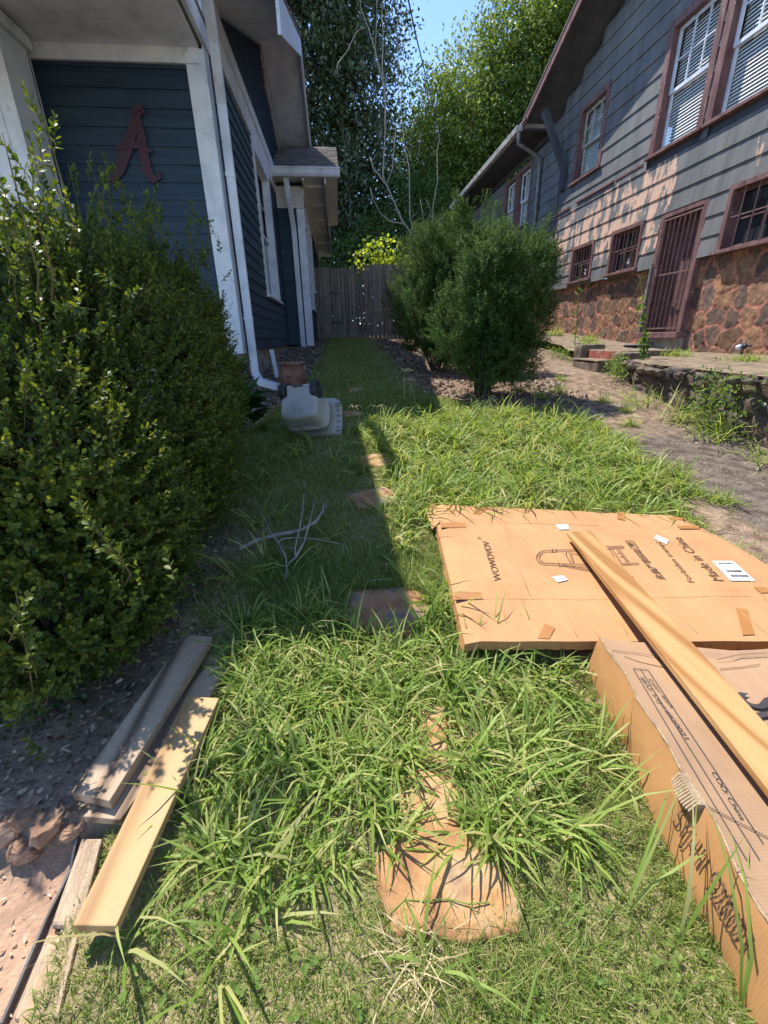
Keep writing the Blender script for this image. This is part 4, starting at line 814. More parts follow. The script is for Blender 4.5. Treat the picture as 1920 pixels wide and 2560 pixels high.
stone([z2(915, -30), z2(1010, -35), z2(1028, 100), z2(1025, 205), z2(905, 190), z2(915, 80)], M['stone_or'], 'narrow tan slab just beyond the largest one, half buried in grass')
stone([(868, 1483), (1000, 1474), (1066, 1488), (1078, 1530), (1040, 1590), (962, 1604), (880, 1575), (862, 1515)], M['stone_rd'], 'rough red brown slab crossed by the shadow edge, left of the carton')
stone([(862, 1240), (960, 1224), (1006, 1236), (992, 1262), (900, 1278)], M['stone_rd'], 'flat orange slab left of the carton corner flap')
stone([(893, 1146), (965, 1139), (987, 1153), (962, 1174), (903, 1170)], M['stone_or'], 'small orange slab in front of the overturned bin')
stone([(855, 1033), (905, 1031), (912, 1040), (862, 1046)], M['stone_or'], 'shaded slab just right of the overturned bin')
stone([(868, 975), (905, 973), (910, 981), (872, 985)], M['stone_or'], 'farthest shaded slab in the grass')
# ------------------------------------------------------------------ rocks, litter things
def rock(pxs, r, lab, name='edge_rock', mt='rock', cat='rock', sq=.6, grp='rocks edging the bed', dz=0):
    c = gp(*pxs); rr = random.Random(int(pxs[0] * 7 + pxs[1])); bm = bmesh.new()
    for lay in range(3):
        w_ = (1, .95, .8)[lay]; zc = (-.5, .0, .42)[lay] * r * sq
        for i in range(9): t_ = 2 * math.pi * i / 9 + rr.uniform(-.3, .3); q = r * w_ * rr.uniform(.8, 1.15); bm.verts.new((q * 1.25 * math.cos(t_), q * math.sin(t_), zc + rr.uniform(-.12, .12) * r))
    bmesh.ops.convex_hull(bm, input=bm.verts); bmesh.ops.subdivide_edges(bm, edges=bm.edges, cuts=2, use_grid_fill=True)
    for v in bm.verts: v.co += Vector((rr.uniform(-1, 1), rr.uniform(-1, 1), rr.uniform(-1, 1))) * r * .05
    me = bpy.data.meshes.new(name); bm.to_mesh(me); bm.free(); o = link(name, me, M[mt])
    o.location = c + (0, 0, dz + r * sq * .3); o.rotation_euler[2] = rr.uniform(0, 3); tag(o, lab, cat, grp); return o
rock((20, 2068), .042, 'large red brown edging rock at the left margin', sq=.75, dz=.0); rock((125, 2062), .038, 'pointed red brown edging rock next to the lumber end', sq=.8, dz=.0); rock((72, 2108), .04, 'low flat edging rock in front of the others', sq=.5); rock((180, 2075), .026, 'small edging rock under the lumber end', sq=.7)
rock((60, 2020), .045, 'flat crumbly brown rock sunk in the bed edge behind the others', sq=.4, dz=-.01)
rock((1515, 905), .05, 'pale loose stone lying by the steps', grp=None, cat='stone'); rock((1700, 1255), .018, 'tiny white stone chip on the driveway edge', mt='concrete', grp=None, cat='stone')
# ------------------------------------------------------------------ fallen branch
zb = lambda x, y: (500 + x * .3918, 1100 + y * .3918)
def lift(q, h): 
    p = gp(*q); r = ray(*q); t_ = (p[2] + h - H) / r[2]; return CAM + r * t_
fb = MB(); fb.tube([lift(zb(x, y), h) for x, y, h in ((248, 697, .03), (360, 640, .035), (480, 608, .04), (580, 590, .045), (650, 572, .05), (740, 520, .06), (780, 460, .07), (792, 395, .08))], [.011, .0108, .0095, .0098, .0085, .0085, .0065, .005], 10)
def tw(l, r0=.0045, r1=.0015): fb.tube([lift(zb(x, y), h) for x, y, h in l], [r0 + (r1 - r0) * i / (len(l) - 1) for i in range(len(l))], 7)
tw([(540, 930, .01), (555, 830, .03), (547, 740, .05), (500, 660, .07), (455, 590, .08), (400, 490, .09), (368, 402, .11)]); tw([(555, 800, .03), (612, 748, .05), (605, 690, .06), (630, 590, .09), (652, 470, .13), (665, 338, .16)], .006, .0025); tw([(612, 748, .05), (665, 650, .06), (695, 540, .09), (738, 360, .14)], .006, .0025); tw([(500, 655, .06), (520, 632, .06), (600, 622, .06), (740, 632, .05), (860, 655, .04), (950, 678, .02)], .004, .0015); tw([(480, 620, .05), (540, 690, .04), (610, 690, .06)], .003, .002); tw([(455, 655, .03), (520, 720, .03), (545, 745, .05)], .003, .002); tw([(120, 700, .03), (170, 760, .03), (230, 745, .03), (270, 770, .02)], .0025, .001)
tag(fb.build('fallen_branch', M['palebark'], None, smooth=True), 'bare pale fallen branch with thin upright twigs on shaded grass', 'branch')
# ------------------------------------------------------------------ overturned wheeled bin
bn = empty('overturned_bin', tuple(gp(760, 1100)), 'grey plastic wheeled bin tipped upside down with its wheels in the air', 'bin')
dd = Vector((.28, .83, -.47)).normalized(); rrv = Vector((1, -.22, .08)); rrv = (rrv - dd * rrv.dot(dd)).normalized(); ee = rrv.cross(dd) * -1
if ee.z < 0: ee = -ee
bc = Vector(P(745, 1008, 'y', 3.55))
def ring(t_, hw, he, ex=5.0, n=40, ce=0.0, cx=0.):
    out = []
    for i in range(n):
        a_ = 2 * math.pi * i / n; c_, s_ = math.cos(a_), math.sin(a_); k = (abs(c_) ** ex + abs(s_) ** ex) ** (-1 / ex); out.append(bc + dd * t_ + rrv * (hw * k * c_ + cx) + ee * (he * k * s_ + ce))
    return out
prof = [(0, .03, .02), (0, .10, .05), (0, .128, .072), (.001, .136, .080), (.010, .150, .094), (.022, .156, .100), (.03, .158, .102), (.05, .161, .105), (.16, .174, .118), (.20, .180, .124), (.206, .190, .134), (.222, .192, .136), (.228, .184, .128), (.30, .196, .145), (.37, .208, .16), (.372, .240, .192), (.388, .247, .20), (.402, .245, .198), (.402, .228, .182), (.38, .205, .158), (.1, .15, .09)]
m = MB(); k = 0; n = 40
for t_, hw, he in prof: m.v += [tuple(p) for p in ring(t_, hw, he, ce=-.02)]
for j in range(len(prof) - 1):
    for i in range(n): i2 = (i + 1) % n; m.f.append((j * n + i, j * n + i2, (j + 1) * n + i2, (j + 1) * n + i)); m.m.append(0)
m.f.append(tuple(range(n))[::-1]); m.m.append(0)
M['bin'] = mat('grey_bin_plastic', [(.27, .27, .27), (.36, .36, .36), (.42, .42, .41)], .55, 5, bump=.12, bscale=90, speck=(26, .66, (.2, .2, .17), .5))
body = m.build('bin_body', M['bin'], bn, smooth=True)
m = MB()
def obx(m, c, hx, he_, hd, mt=0):
    p = [c + rrv * (sx * hx) + ee * (sy * he_) + dd * (sz * hd) for sz in (-1, 1) for sx, sy in ((-1, -1), (1, -1), (1, 1), (-1, 1))]
    m.add(p, [(0, 3, 2, 1), (4, 5, 6, 7), (0, 1, 5, 4), (1, 2, 6, 5), (2, 3, 7, 6), (3, 0, 4, 7)], mt)
obx(m, bc + ee * .080 + dd * .072, .100, .055, .074); obx(m, bc + ee * .142 + dd * .012, .104, .014, .016); m.build('axle_housing', M['bin'], bn, bevel=.012)
m = MB(); obx(m, bc + ee * .142 - dd * .0045, .042, .007, .002); m.build('grip_slot', M['soffit_dark'], bn)
m = MB()
for i in range(7):
    a_ = -1.1 + i * .42; q = bc + dd * .36 + rrv * .222 + ee * (.13 * math.sin(a_) - .02); obx(m, q, .02, .003, .02)
m.build('rim_rib', M['bin'], bn)
def wheel(cc):
    prof_ = [(.0, -.016), (.018, -.016), (.02, -.022), (.03, -.022), (.032, -.008), (.056, -.008), (.058, -.024), (.074, -.024), (.080, -.016), (.080, .016), (.074, .024), (.058, .024), (.056, .008), (.032, .008), (.03, .022), (.0, .022)]
    m = MB(); n = 28; prev = None
    for r_, z_ in prof_: m.v += [tuple(cc + rrv * z_ + (ee * math.cos(2 * math.pi * i / n) + dd * math.sin(2 * math.pi * i / n)) * r_) for i in range(n)]
    for j in range(len(prof_) - 1):
        for i in range(n): i2 = (i + 1) % n; m.f.append((j * n + i, j * n + i2, (j + 1) * n + i2, (j + 1) * n + i)); m.m.append(0)
    for i in range(6):
        a_ = i * math.pi / 3; u = ee * math.cos(a_) + dd * math.sin(a_); m.beam(cc + u * .028, cc + u * .06, .012, .028, up=tuple(rrv))
    return m.build('wheel', M['tyre'], bn, smooth=False)
wheel(bc + rrv * .135 + ee * .118 + dd * .05); wheel(bc - rrv * .135 + ee * .118 + dd * .05)
m = MB(); m.tube([bc + rrv * .13 + ee * .118 + dd * .05, bc - rrv * .13 + ee * .118 + dd * .05], .007, 8); m.build('axle', M['metal'], bn)
# ------------------------------------------------------------------ pot
pc = P(733, 955, 'y', 5.3); pz = float(G(pc[0], 5.3)) + .0
pt = empty('clay_pot', (pc[0], 5.3, pz), 'empty old terracotta pot with a thick rim behind the overturned bin', 'pot')
m = MB(); m.lathe([(r_ * 1.12, z_ * 1.12) for r_, z_ in [(.0, .0), (.075, .0), (.10, .03), (.135, .10), (.148, .16), (.142, .21), (.118, .25), (.108, .268), (.125, .285), (.138, .296), (.14, .306), (.130, .312), (.112, .305), (.098, .285), (.098, .27), (.12, .2), (.12, .1), (.0, .05)]], (pc[0], 5.3, pz), 36); m.build('pot_body', M['pot'], pt, smooth=True)
m = MB(); m.tube([(pc[0] - .045, 5.3 - .155, pz + .205), (pc[0] - .035, 5.3 - .18, pz + .215), (pc[0] - .01, 5.3 - .183, pz + .215), (pc[0] + .005, 5.3 - .1555, pz + .2)], [.008, .010, .010, .008], 8); m.build('lug_handle', M['pot'], pt, smooth=True)
# ------------------------------------------------------------------ things on the terrace
m = MB(); q = P(1590, 872, 'z', .79); q[2] = tz(q[1]) + .06; m.lathe([(0, .0), (.2, .0), (.22, .012), (.2, .025), (0, .03)], (q[0], q[1], tz(q[1]) + .012), 28); tag(m.build('round_lid', M['soffit_dark'], None, smooth=True), 'dark round lid on the terrace edge above the steps', 'lid')
m = MB(); q = P(1456, 853, 'x', 4.55); m.lathe([(0, .0), (.12, .0), (.13, .012), (.11, .02), (0, .022)], (q[0], q[1], tz(q[1]) + .012), 24); tag(m.build('round_lid', M['soffit_dark'], None, smooth=True), 'smaller dark round lid farther along the terrace', 'lid')
fx = P(1858, 870, 'x', 5.40)
sp = empty('garden_tap', tuple(fx), 'small wall tap wrapped in white foam low on the red stone wall', 'tap')
m = MB(); m.tube([(5.40, fx[1], tz(fx[1])), (5.40, fx[1], fx[2] + .10)], .014, 8); m.tube([(5.40, fx[1], fx[2] + .02), (5.47, fx[1] - .05, fx[2] + .03)], .018, 8); m.build('pipe', M['rust'], sp, smooth=True)
m = MB(); m.lathe([(0, -.035), (.022, -.03), (.036, 0), (.03, .03), (0, .045)], (5.36, fx[1] + .03, fx[2] + .01), 16, ax='x'); m.build('foam_cover', M['white'], sp, smooth=True)
m = MB(); m.lathe([(0, -.02), (.03, -.02), (.034, .01), (0, .03)], (5.37, fx[1] - .045, fx[2] + .02), 12, ax='x'); m.build('valve', M['black'], sp, smooth=True)
# overhead service cable
m = MB(); m.tube([P(u, v, 'y', y) for u, v, y in ((1005, -60, 6.5), (1021, 0, 7.3), (1040, 90, 8.8), (1062, 180, 10.6), (1080, 250, 12.5), (1092, 310, 15), (1096, 360, 18), (1100, 400, 22))], .011, 6); tag(m.build('overhead_cable', M['cable'], None, smooth=True), 'black service cable sagging down from the sky into the trees', 'cable')
#@@PLANTS
# ------------------------------------------------------------------ foliage generators
def unit(a): return a / np.maximum(1e-9, np.linalg.norm(a, axis=1))[:, None]
def rdir(n, up=0.):
    a = RNG.normal(size=(n, 3)); a = unit(a); a[:, 2] += up; return unit(a)
def leaves(base, d, nrm, L, Wd, fold=.18, droop=.0, wide=.62):
    n = len(base); d = unit(d); s = unit(np.cross(d, nrm)); nn = unit(np.cross(s, d)); L = np.broadcast_to(L, n)[:, None]; Wd = np.broadcast_to(Wd, n)[:, None]
    m1, m2 = .32, wide + .12
    p = [base, base + d * L * m1 + s * Wd * .36 + nn * Wd * fold, base + d * L * m2 + s * Wd * .5 + nn * Wd * fold - nn * L * droop * .5, base + d * L - nn * L * droop, base + d * L * m2 - s * Wd * .5 + nn * Wd * fold - nn * L * droop * .5, base + d * L * m1 - s * Wd * .36 + nn * Wd * fold]
    V = np.stack(p, 1).reshape(-1, 3); k = np.arange(n)[:, None] * 6
    return V, np.concatenate([k + [0, 1, 2, 3], k + [0, 3, 4, 5]], 0)
def quads(c, d, nrm, L, Wd):
    n = len(c); d = unit(d); s = unit(np.cross(d, nrm)); L = np.broadcast_to(L, n)[:, None]; Wd = np.broadcast_to(Wd, n)[:, None]
    V = np.stack([c - d * L * .5, c + s * Wd * .5 + d * L * .05, c + d * L * .5, c - s * Wd * .5 + d * L * .05], 1).reshape(-1, 3); return V, np.arange(n)[:, None] * 4 + [0, 1, 2, 3]
def blades(b, az, e0, e1, L, w0, twist=None):
    n = len(b); T = [0, .34, .68, 1.]; h = np.stack([np.cos(az), np.sin(az), 0 * az], 1); sd = np.stack([-np.sin(az), np.cos(az), 0 * az], 1)
    if twist is not None: sd = unit(sd * np.cos(twist)[:, None] + np.array([0, 0, 1.]) * np.sin(twist)[:, None] * .7)
    p = b.copy(); pts = [p.copy()]; L = np.broadcast_to(L, n); w0 = np.broadcast_to(w0, n)
    for k in range(3):
        e = e0 + (e1 - e0) * (T[k] + T[k + 1]) / 2; p = p + (h * np.cos(e)[:, None] + np.array([0, 0, 1.]) * np.sin(e)[:, None]) * (L * (T[k + 1] - T[k]))[:, None]; pts.append(p.copy())
    w = [(w0 * q)[:, None] / 2 for q in (.75, 1, .72)]
    V = np.stack([pts[0] - sd * w[0], pts[0] + sd * w[0], pts[1] - sd * w[1], pts[1] + sd * w[1], pts[2] - sd * w[2], pts[2] + sd * w[2], pts[3]], 1).reshape(-1, 3)
    k = np.arange(n)[:, None] * 7; return V, np.concatenate([k + [0, 1, 3, 2], k + [2, 3, 5, 4]], 0), k + [4, 5, 6]
class Acc:
    def __init__(s): s.V = []; s.q = []; s.t = []; s.n = 0
    def add(s, V, q, t=None):
        s.V.append(V); s.q.append(q + s.n)
        if t is not None: s.t.append(t + s.n)
        s.n += len(V)
    def build(s, name, mt, parent=None, smooth=False): return npm(name, np.concatenate(s.V), np.concatenate(s.q), np.concatenate(s.t) if s.t else None, mats=mt, parent=parent, smooth=smooth)
BLOCK = [[(NL[0] - .0, NL[1]), (NR[0], NR[1]), (FR2[0] + .05, FR2[1]), (FR_[0], FR_[1]), (FL_[0], FL_[1])], [(rxy(-.3) - .02, -.3), (rxy(.3) - .02, .3), (rxy(.6) - .02, .6), (rid[0][0] - .02, 1.07), (1.8, 1.05), (1.8, -.3)]]
LUMB = [[(p[0], p[1]) for p in q] for q in (L1, L2, L3)]
def blocked(x, y, grow=0):
    b = np.zeros(len(x), bool)
    for q in BLOCK + LUMB: b |= inpoly(x, y, q)
    return b
def onstone(x, y, sc=.94):
    b = np.zeros(len(x), bool)
    for q in STONES: q = np.array(q); c = q.mean(0); b |= inpoly(x, y, list(map(tuple, c + (q - c) * sc)))
    return b
# ------------------------------------------------------------------ short turf
def scatter(n, x0, x1, y0, y1, pw=1.0):
    return RNG.uniform(x0, x1, n), y0 + (y1 - y0) * RNG.random(n) ** pw
xs1, ys1 = scatter(150000, -.72, 1.0, .16, 1.9, 1.25); xs2, ys2 = scatter(190000, -.9, 2.5, 1.4, 4.8, 1.15); xs3, ys3 = scatter(90000, -.6, 1.3, 4.5, 14.1, 1.5)
x = np.concatenate([xs1, xs2, xs3]); y = np.concatenate([ys1, ys2, ys3])
edge = .05 * wav(x * 8, y * 8)
keep = (x > lawn_l(y) + edge * .7) & (x < lawn_r(y) + edge) & ~blocked(x, y) & ~onstone(x, y, .88)
patchy = wav(x * 3.1 + 2, y * 3.3) + .6 * wav(x * 11, y * 10 + 1); keep &= RNG.random(len(x)) < np.where(y < 4.6, .78 + .4 * patchy, 1) * np.where((y > 4.2) & (x > lawn_r(y) - .3), .5, 1)
hedge_sh = (x < -.42) & (y > 1.1) & (y < 2.2); keep &= ~(hedge_sh & (RNG.random(len(x)) < .75))
x, y = x[keep], y[keep]; n = len(x); z = G(x, y)
ly = np.clip(.5 + y * .25, .6, 1.6)
L = RNG.uniform(.022, .055, n) * np.clip(1 + .5 * wav(x * 2, y * 2), .5, 1.5) * np.where(y > 4.6, 1.5, np.where(y > 1.4, 1.3, .85))
a = Acc(); a.add(*blades(np.c_[x, y, z - .004], RNG.uniform(0, 6.28, n), RNG.uniform(.35, 1.5, n), RNG.uniform(-.4, 1.1, n), L, RNG.uniform(.0018, .0034, n) * ly * 1.12))
tag(a.build('turf', M['turf']), 'short uneven green lawn grass with dry straw between the blades', 'grass', kind='stuff')
# ------------------------------------------------------------------ tall broad grass in clumps
def dens(x, y):
    d = .10 + 0 * x
    d = np.maximum(d, .75 * sst(.52, .62, y) * sst(1.55, 1.3, y) * sst(-.55, -.35, x))
    d = np.maximum(d, 1.6 * sst(1.9, 2.3, y) * sst(4.4, 3.9, y) * sst(.1, .4, x))
    d = np.maximum(d, .8 * sst(1.2, 1.35, y) * sst(2.2, 1.9, y) * sst(.1, .25, x))
    d = np.maximum(d, .7 * sst(1.15, 1.2, y) * sst(1.6, 1.45, y) * sst(-.5, -.35, x) * sst(.15, 0, x))
    d *= np.where(y < .5, .5, 1); return d
cx, cy = scatter(3800, -.6, 2.3, .28, 4.4, 1.25); cx2, cy2 = scatter(900, -.5, .75, .5, 1.5)
cx = np.concatenate([cx, cx2]); cy = np.concatenate([cy, cy2])
k = (cx > lawn_l(cy) + .03) & (cx < lawn_r(cy)) & ~blocked(cx, cy) & ~onstone(cx, cy, 1.0) & (RNG.random(len(cx)) < dens(cx, cy) * (.55 + .6 * wav(cx * 3, cy * 3))); cx, cy = cx[k], cy[k]
nb_ = RNG.integers(7, 20, len(cx)); ix = np.repeat(np.arange(len(cx)), nb_); n = len(ix)
bx0 = cx[ix] + RNG.normal(0, .016, n); by0 = cy[ix] + RNG.normal(0, .016, n); sz = RNG.uniform(.6, 1.25, len(cx))[ix] * np.where(cy[ix] < 1.6, .8, 1.1)
lean = RNG.uniform(0, 6.28, len(cx))[ix]; az = RNG.uniform(0, 6.28, n); az = np.where(RNG.random(n) < .35, lean + RNG.normal(0, .5, n), az)
L = RNG.uniform(.08, .25, n) * sz; e0 = RNG.uniform(.55, 1.4, n); e1 = e0 - RNG.uniform(.5, 1.9, n)
wdt = RNG.uniform(.0045, .0095, n) * np.clip(.75 + .22 * cy[ix], .9, 1.5)
a = Acc(); a.add(*blades(np.c_[bx0, by0, G(bx0, by0) - .005], az, e0, e1, L, wdt, RNG.normal(0, .5, n)))
# long single blades over the carton edges and stones
sp_ = [(1140, 1640, 1.9, .30), (1230, 1640, 1.35, .27), (1180, 1655, 1.2, .22), (1060, 1600, 2.0, .24), (1280, 1625, 1.5, .16), (1345, 1640, 1.5, .2), (1460, 2080, .1, .26), (1560, 2290, .5, .3), (1490, 1900, .4, .26), (1700, 2350, .7, .26), (990, 1660, 1.3, .22), (930, 2080, -.9, .2), (1215, 2050, -2.0, .22), (1850, 2530, 1.2, .3), (560, 2470, -.9, .3)]
for (u, v, azz, l_) in sp_:
    p = gp(u, v); m_ = 3; a.add(*blades(np.tile(p, (m_, 1)), azz + RNG.normal(0, .25, m_), np.full(m_, 1.25) + RNG.normal(0, .1, m_), np.full(m_, .25) + RNG.normal(0, .4, m_), l_ * RNG.uniform(.8, 1.1, m_), np.full(m_, .006)))
tag(a.build('tall_grass', M['tallgrass']), 'long broad bladed crabgrass growing in clumps through the lawn', 'tall grass', kind='stuff')
# seed heads on thin stalks
sm = MB()
for (u, v, h) in ((1010, 1010, .34), (1025, 1000, .3), (1160, 985, .4), (940, 1090, .25), (905, 1075, .2), (1330, 1080, .42), (1040, 1015, .26)):
    p = Vector(gp(u, v)); q = p + Vector((random.uniform(-.08, .08), random.uniform(-.05, .05), h)); sm.tube([p, p.lerp(q, .5) + Vector((.01, 0, .02)), q], [.0025, .002, .0015], 5)
    for k in range(4): aa = random.uniform(0, 6.28); sm.tube([q, q + Vector((.05 * math.cos(aa), .05 * math.sin(aa), .02)), q + Vector((.09 * math.cos(aa), .09 * math.sin(aa), -.01))], [.0025, .003, .0015], 5)
tag(sm.build('grass_seed_stalks', M['dry']), 'thin pale crabgrass seed stalks standing above the lawn', 'grass', kind='stuff')
# dry clump at the foot of the big slab
p0 = gp(1045, 2400); n = 90; az = RNG.uniform(0, 6.28, n); b_ = p0 + np.c_[RNG.normal(0, .028, n), RNG.normal(0, .02, n), np.zeros(n)]
a = Acc(); a.add(*blades(b_, az, RNG.uniform(.1, 1.5, n), RNG.uniform(-1.8, .6, n), RNG.uniform(.04, .14, n), RNG.uniform(.0014, .0026, n)))
tag(a.build('dry_grass_tuft', M['dry']), 'tangled straw coloured dead grass tuft below the largest slab', 'dead grass')
# runner creeping over the slab
m = MB(); m.tube([lift(z2(x, y), .022) for x, y in ((790, 800), (850, 745), (930, 750), (1030, 742), (1120, 765), (1200, 755))], .0014, 6)
for x, y in ((850, 745), (930, 750), (1030, 742), (1120, 765)):
    for s_ in (-1, 1): m.tube([lift(z2(x, y), .024), lift(z2(x + 18, y + s_ * 30), .045)], [.0012, .0005], 5)
tag(m.build('grass_runner', M['tallgrass']), 'single thin grass runner creeping across the largest slab', 'runner')
# ------------------------------------------------------------------ litter on beds, dirt and driveway
def litter(n, fx, sz, mt, name, lab):
    x, y = fx(n); z = G(x, y) + np.where((x > drive_l(y)), .03, .008); d = rdir(len(x)); d[:, 2] *= .25; nr = rdir(len(x), 1.2); V, q = leaves(np.c_[x, y, z], d, nr, RNG.uniform(.5, 1.2, len(x)) * sz, RNG.uniform(.25, .6, len(x)) * sz, fold=.15)
    return tag(npm(name, V, q, mats=mt), lab, 'leaf litter', kind='stuff')
def f_m(n):
    x = RNG.uniform(.9, 2.7, n); y = RNG.uniform(4.3, 13.5, n); k = (x > lawn_r(y) - .1) & (x < drive_l(y) + .25); return x[k], y[k]
litter(9000, f_m, .06, M['litter'], 'mulch_litter', 'brown dead leaf litter under the yew shrubs')
def f_g(n):
    x = RNG.uniform(-1.18, -.28, n); y = RNG.uniform(4.4, 14, n); k = (x < lawn_l(y) + .12 + .1 * RNG.random(n)) & ((y > 5.9) | (x < -.3)) & ((x < XB - 0) | (y < 11.4) | (x > XB)); return x[k], y[k]
litter(9000, f_g, .05, M['litter'], 'gravel_litter', 'grey gravel and leaf litter along the teal house wall')
def f_h(n):
    x = RNG.uniform(-1.3, -.5, n); y = RNG.uniform(.76, 2.4, n); k = (x < lawn_l(y) + .12) & ~blocked(x, y); return x[k], y[k]
litter(3200, f_h, .024, M['litter'], 'bed_litter', 'small dead leaves on the dark soil below the hedge')
def f_s(n):
    x = RNG.uniform(-1.3, -.6, n); y = RNG.uniform(.2, .72, n); return x, y
litter(420, f_s, .010, M['pale_litter'], 'dirt_litter', 'scattered dry leaf bits on the sandy dirt')
def f_d(n):
    x = RNG.uniform(2.3, 4.2, n); y = RNG.uniform(1.5, 12, n); k = (x < wallx(y)) & (RNG.random(n) < .25 + .75 * sst(.5, .1, wallx(y) - x)); return x[k], y[k]
litter(2500, f_d, .03, M['litter'], 'driveway_litter', 'dry leaf bits scattered on the driveway')
# ------------------------------------------------------------------ boxwood hedge
def shrub_sprigs(ells, dens_, nleaf, slen, L, Wd, upb=.55, jit=.05, zmin=.05, zfun=None, extra=None):
    """sprigs growing out of a union of ellipsoids; returns stems list and leaf arrays"""
    B, D, S_ = [], [], []
    for (c, r) in ells:
        c = np.array(c); r = np.array(r); ar = 4 * math.pi * ((r[0] * r[1]) ** 1.6 / 3 + (r[0] * r[2]) ** 1.6 / 3 + (r[1] * r[2]) ** 1.6 / 3) ** (1 / 1.6); n = int(ar * dens_)
        u = rdir(n); q = c + u * r * (1 - RNG.random(n)[:, None] ** 2.2 * .38 + .06 * wav(u[:, 0] * 6 + c[1], u[:, 2] * 6)[:, None]); nn = unit(u / r)
        B.append(q); D.append(nn)
    B = np.concatenate(B); D = np.concatenate(D)
    inside = np.zeros(len(B), bool)
    for (c, r) in ells: inside |= (((B - np.array(c)) / (np.array(r) * .66)) ** 2).sum(1) < 1
    k = ~inside & (B[:, 2] > G(B[:, 0], B[:, 1]) + zmin); B, D = B[k], D[k]
    D = unit(D + RNG.normal(0, .35, D.shape) + np.array([0, 0, upb])); n = len(B)
    sl = RNG.uniform(.6, 1.3, n) * slen
    if extra is not None: B = np.concatenate([B, extra[0]]); D = np.concatenate([D, unit(extra[1])]); sl = np.concatenate([sl, extra[2]]); n = len(B)
    ph = RNG.uniform(0, 6.28, n); ref = unit(np.cross(D, np.array([.31, .2, .9]))); ref2 = np.cross(D, ref); P_, DD, NN, LL = [], [], [], []
    bend = RNG.normal(0, .12, (n, 3)); bend[:, 2] += .1
    for k in range(nleaf):
        t_ = (k + .6) / nleaf; pos = B + D * (sl * (t_ - .35))[:, None] + bend * (sl * t_ * t_)[:, None]; a_ = ph + (k // 2) * 1.62 + (k % 2) * math.pi
        rad = ref * np.cos(a_)[:, None] + ref2 * np.sin(a_)[:, None]; d = unit(rad * (1.15 - .55 * t_) + D * (.45 + .6 * t_) + RNG.normal(0, .16, (n, 3))); P_.append(pos); DD.append(d); NN.append(unit(D - rad * .35 + RNG.normal(0, .25, (n, 3)))); LL.append(RNG.uniform(.7, 1.15, n) * (1.05 - .35 * t_))
    P_, DD, NN, LL = map(np.concatenate, (P_, DD, NN, LL))
    V, q = leaves(P_, DD, NN, LL * L, LL * Wd, fold=.12, wide=.55)
    return (B, D, sl, bend), V, q
def stems(B, D, sl, bend, r, mt, parent, name='stem'):
    n = len(B); p0 = B - D * (sl * .5)[:, None]; p1 = B + D * (sl * .65)[:, None] + bend * sl[:, None]; s1 = unit(np.cross(D, [.3, .5, .8])) * r; s2 = unit(np.cross(D, s1)) * r
    V = np.stack([p0 + s1, p0 - s1 * .5 + s2 * .87, p0 - s1 * .5 - s2 * .87, p1 + s1 * .5, p1 - s1 * .25 + s2 * .4, p1 - s1 * .25 - s2 * .4], 1).reshape(-1, 3); k = np.arange(n)[:, None] * 6
    return npm(name, V, np.concatenate([k + [0, 1, 4, 3], k + [1, 2, 5, 4], k + [2, 0, 3, 5]], 0), mats=mt, parent=parent)
hg = empty('boxwood_hedge', (-1.2, 2.2, .1), 'large loose boxwood hedge with small yellow green leaves in front of the porch', 'hedge')
EL = [((-1.20, 1.55, .46), (.58, .48, .62)), ((-1.08, 1.28, .24), (.42, .28, .24)), ((-1.18, 2.25, .66), (.60, .72, .84)), ((-1.2, 3.0, .80), (.52, .58, .78)), ((-1.95, 2.6, .75), (.7, .9, .85))]
tips = []
for (u, v, y) in ((90, 235, 1.45), (60, 430, 1.35), (5, 330, 1.3), (225, 400, 2.3), (170, 410, 2.3), (265, 390, 2.6), (300, 450, 2.7), (385, 470, 2.9), (330, 490, 2.6), (480, 520, 3.1), (520, 545, 3.1), (470, 560, 3.0), (545, 720, 3.1), (180, 1240, 1.02), (40, 1480, .95), (480, 1370, 1.7)): tips.append(P(u, v, 'y', y))
for k in range(46):
    yy = random.uniform(1.3, 3.3); xx = random.uniform(-1.75, -.88); hh = np.interp(yy, [1.3, 2.3, 3.3], [1.12, 1.5, 1.6]) - max(0, xx + 1.1) * .5; tips.append(np.array([xx, yy, hh + random.uniform(.02, .3)]))
tips = np.array(tips); td = np.tile([.05, 0, 1.], (len(tips), 1)) + RNG.normal(0, .12, (len(tips), 3)); eb, ed, es = [], [], []; NT = len(tips)
for i in range(len(tips)):
    for s_ in range(10):
        q = tips[i] - td[i] * .045 * s_ + RNG.normal(0, .012 * (1 + s_ * .5), 3) - td[i] * .04; eb.append(q); ed.append(td[i] + RNG.normal(0, .3 + .05 * s_, 3)); es.append(.08)
st_, V, q = shrub_sprigs(EL, 1250, 14, .10, .0255, .015, upb=.5, extra=(np.array(eb), np.array(ed), np.array(es)))
stems(*st_, .0016, M['boxwood_stem'], hg, 'twigs'); npm('foliage', V, q, mats=M['boxw'], parent=hg)
m = MB()
for i in range(len(tips)):
    p = Vector(tips[i]); q = p - Vector(td[i]) * .26; m.tube([q - Vector((.05, -.05, .06)), q, p.lerp(q, .5), p], [.003, .0026, .002, .001], 6)
for k in range(14): x0, y0 = random.uniform(-1.4, -.9), random.uniform(1.2, 3.2); m.tube([(x0, y0, float(G(x0, y0)) - .05), (x0 + random.uniform(-.1, .0), y0, .45), (x0 + random.uniform(-.25, -.02), y0 + random.uniform(-.1, .1), .8)], [.016, .012, .004], 7)
m.build('branches', M['boxwood_stem'], hg, smooth=True)['kind'] = 'stuff'
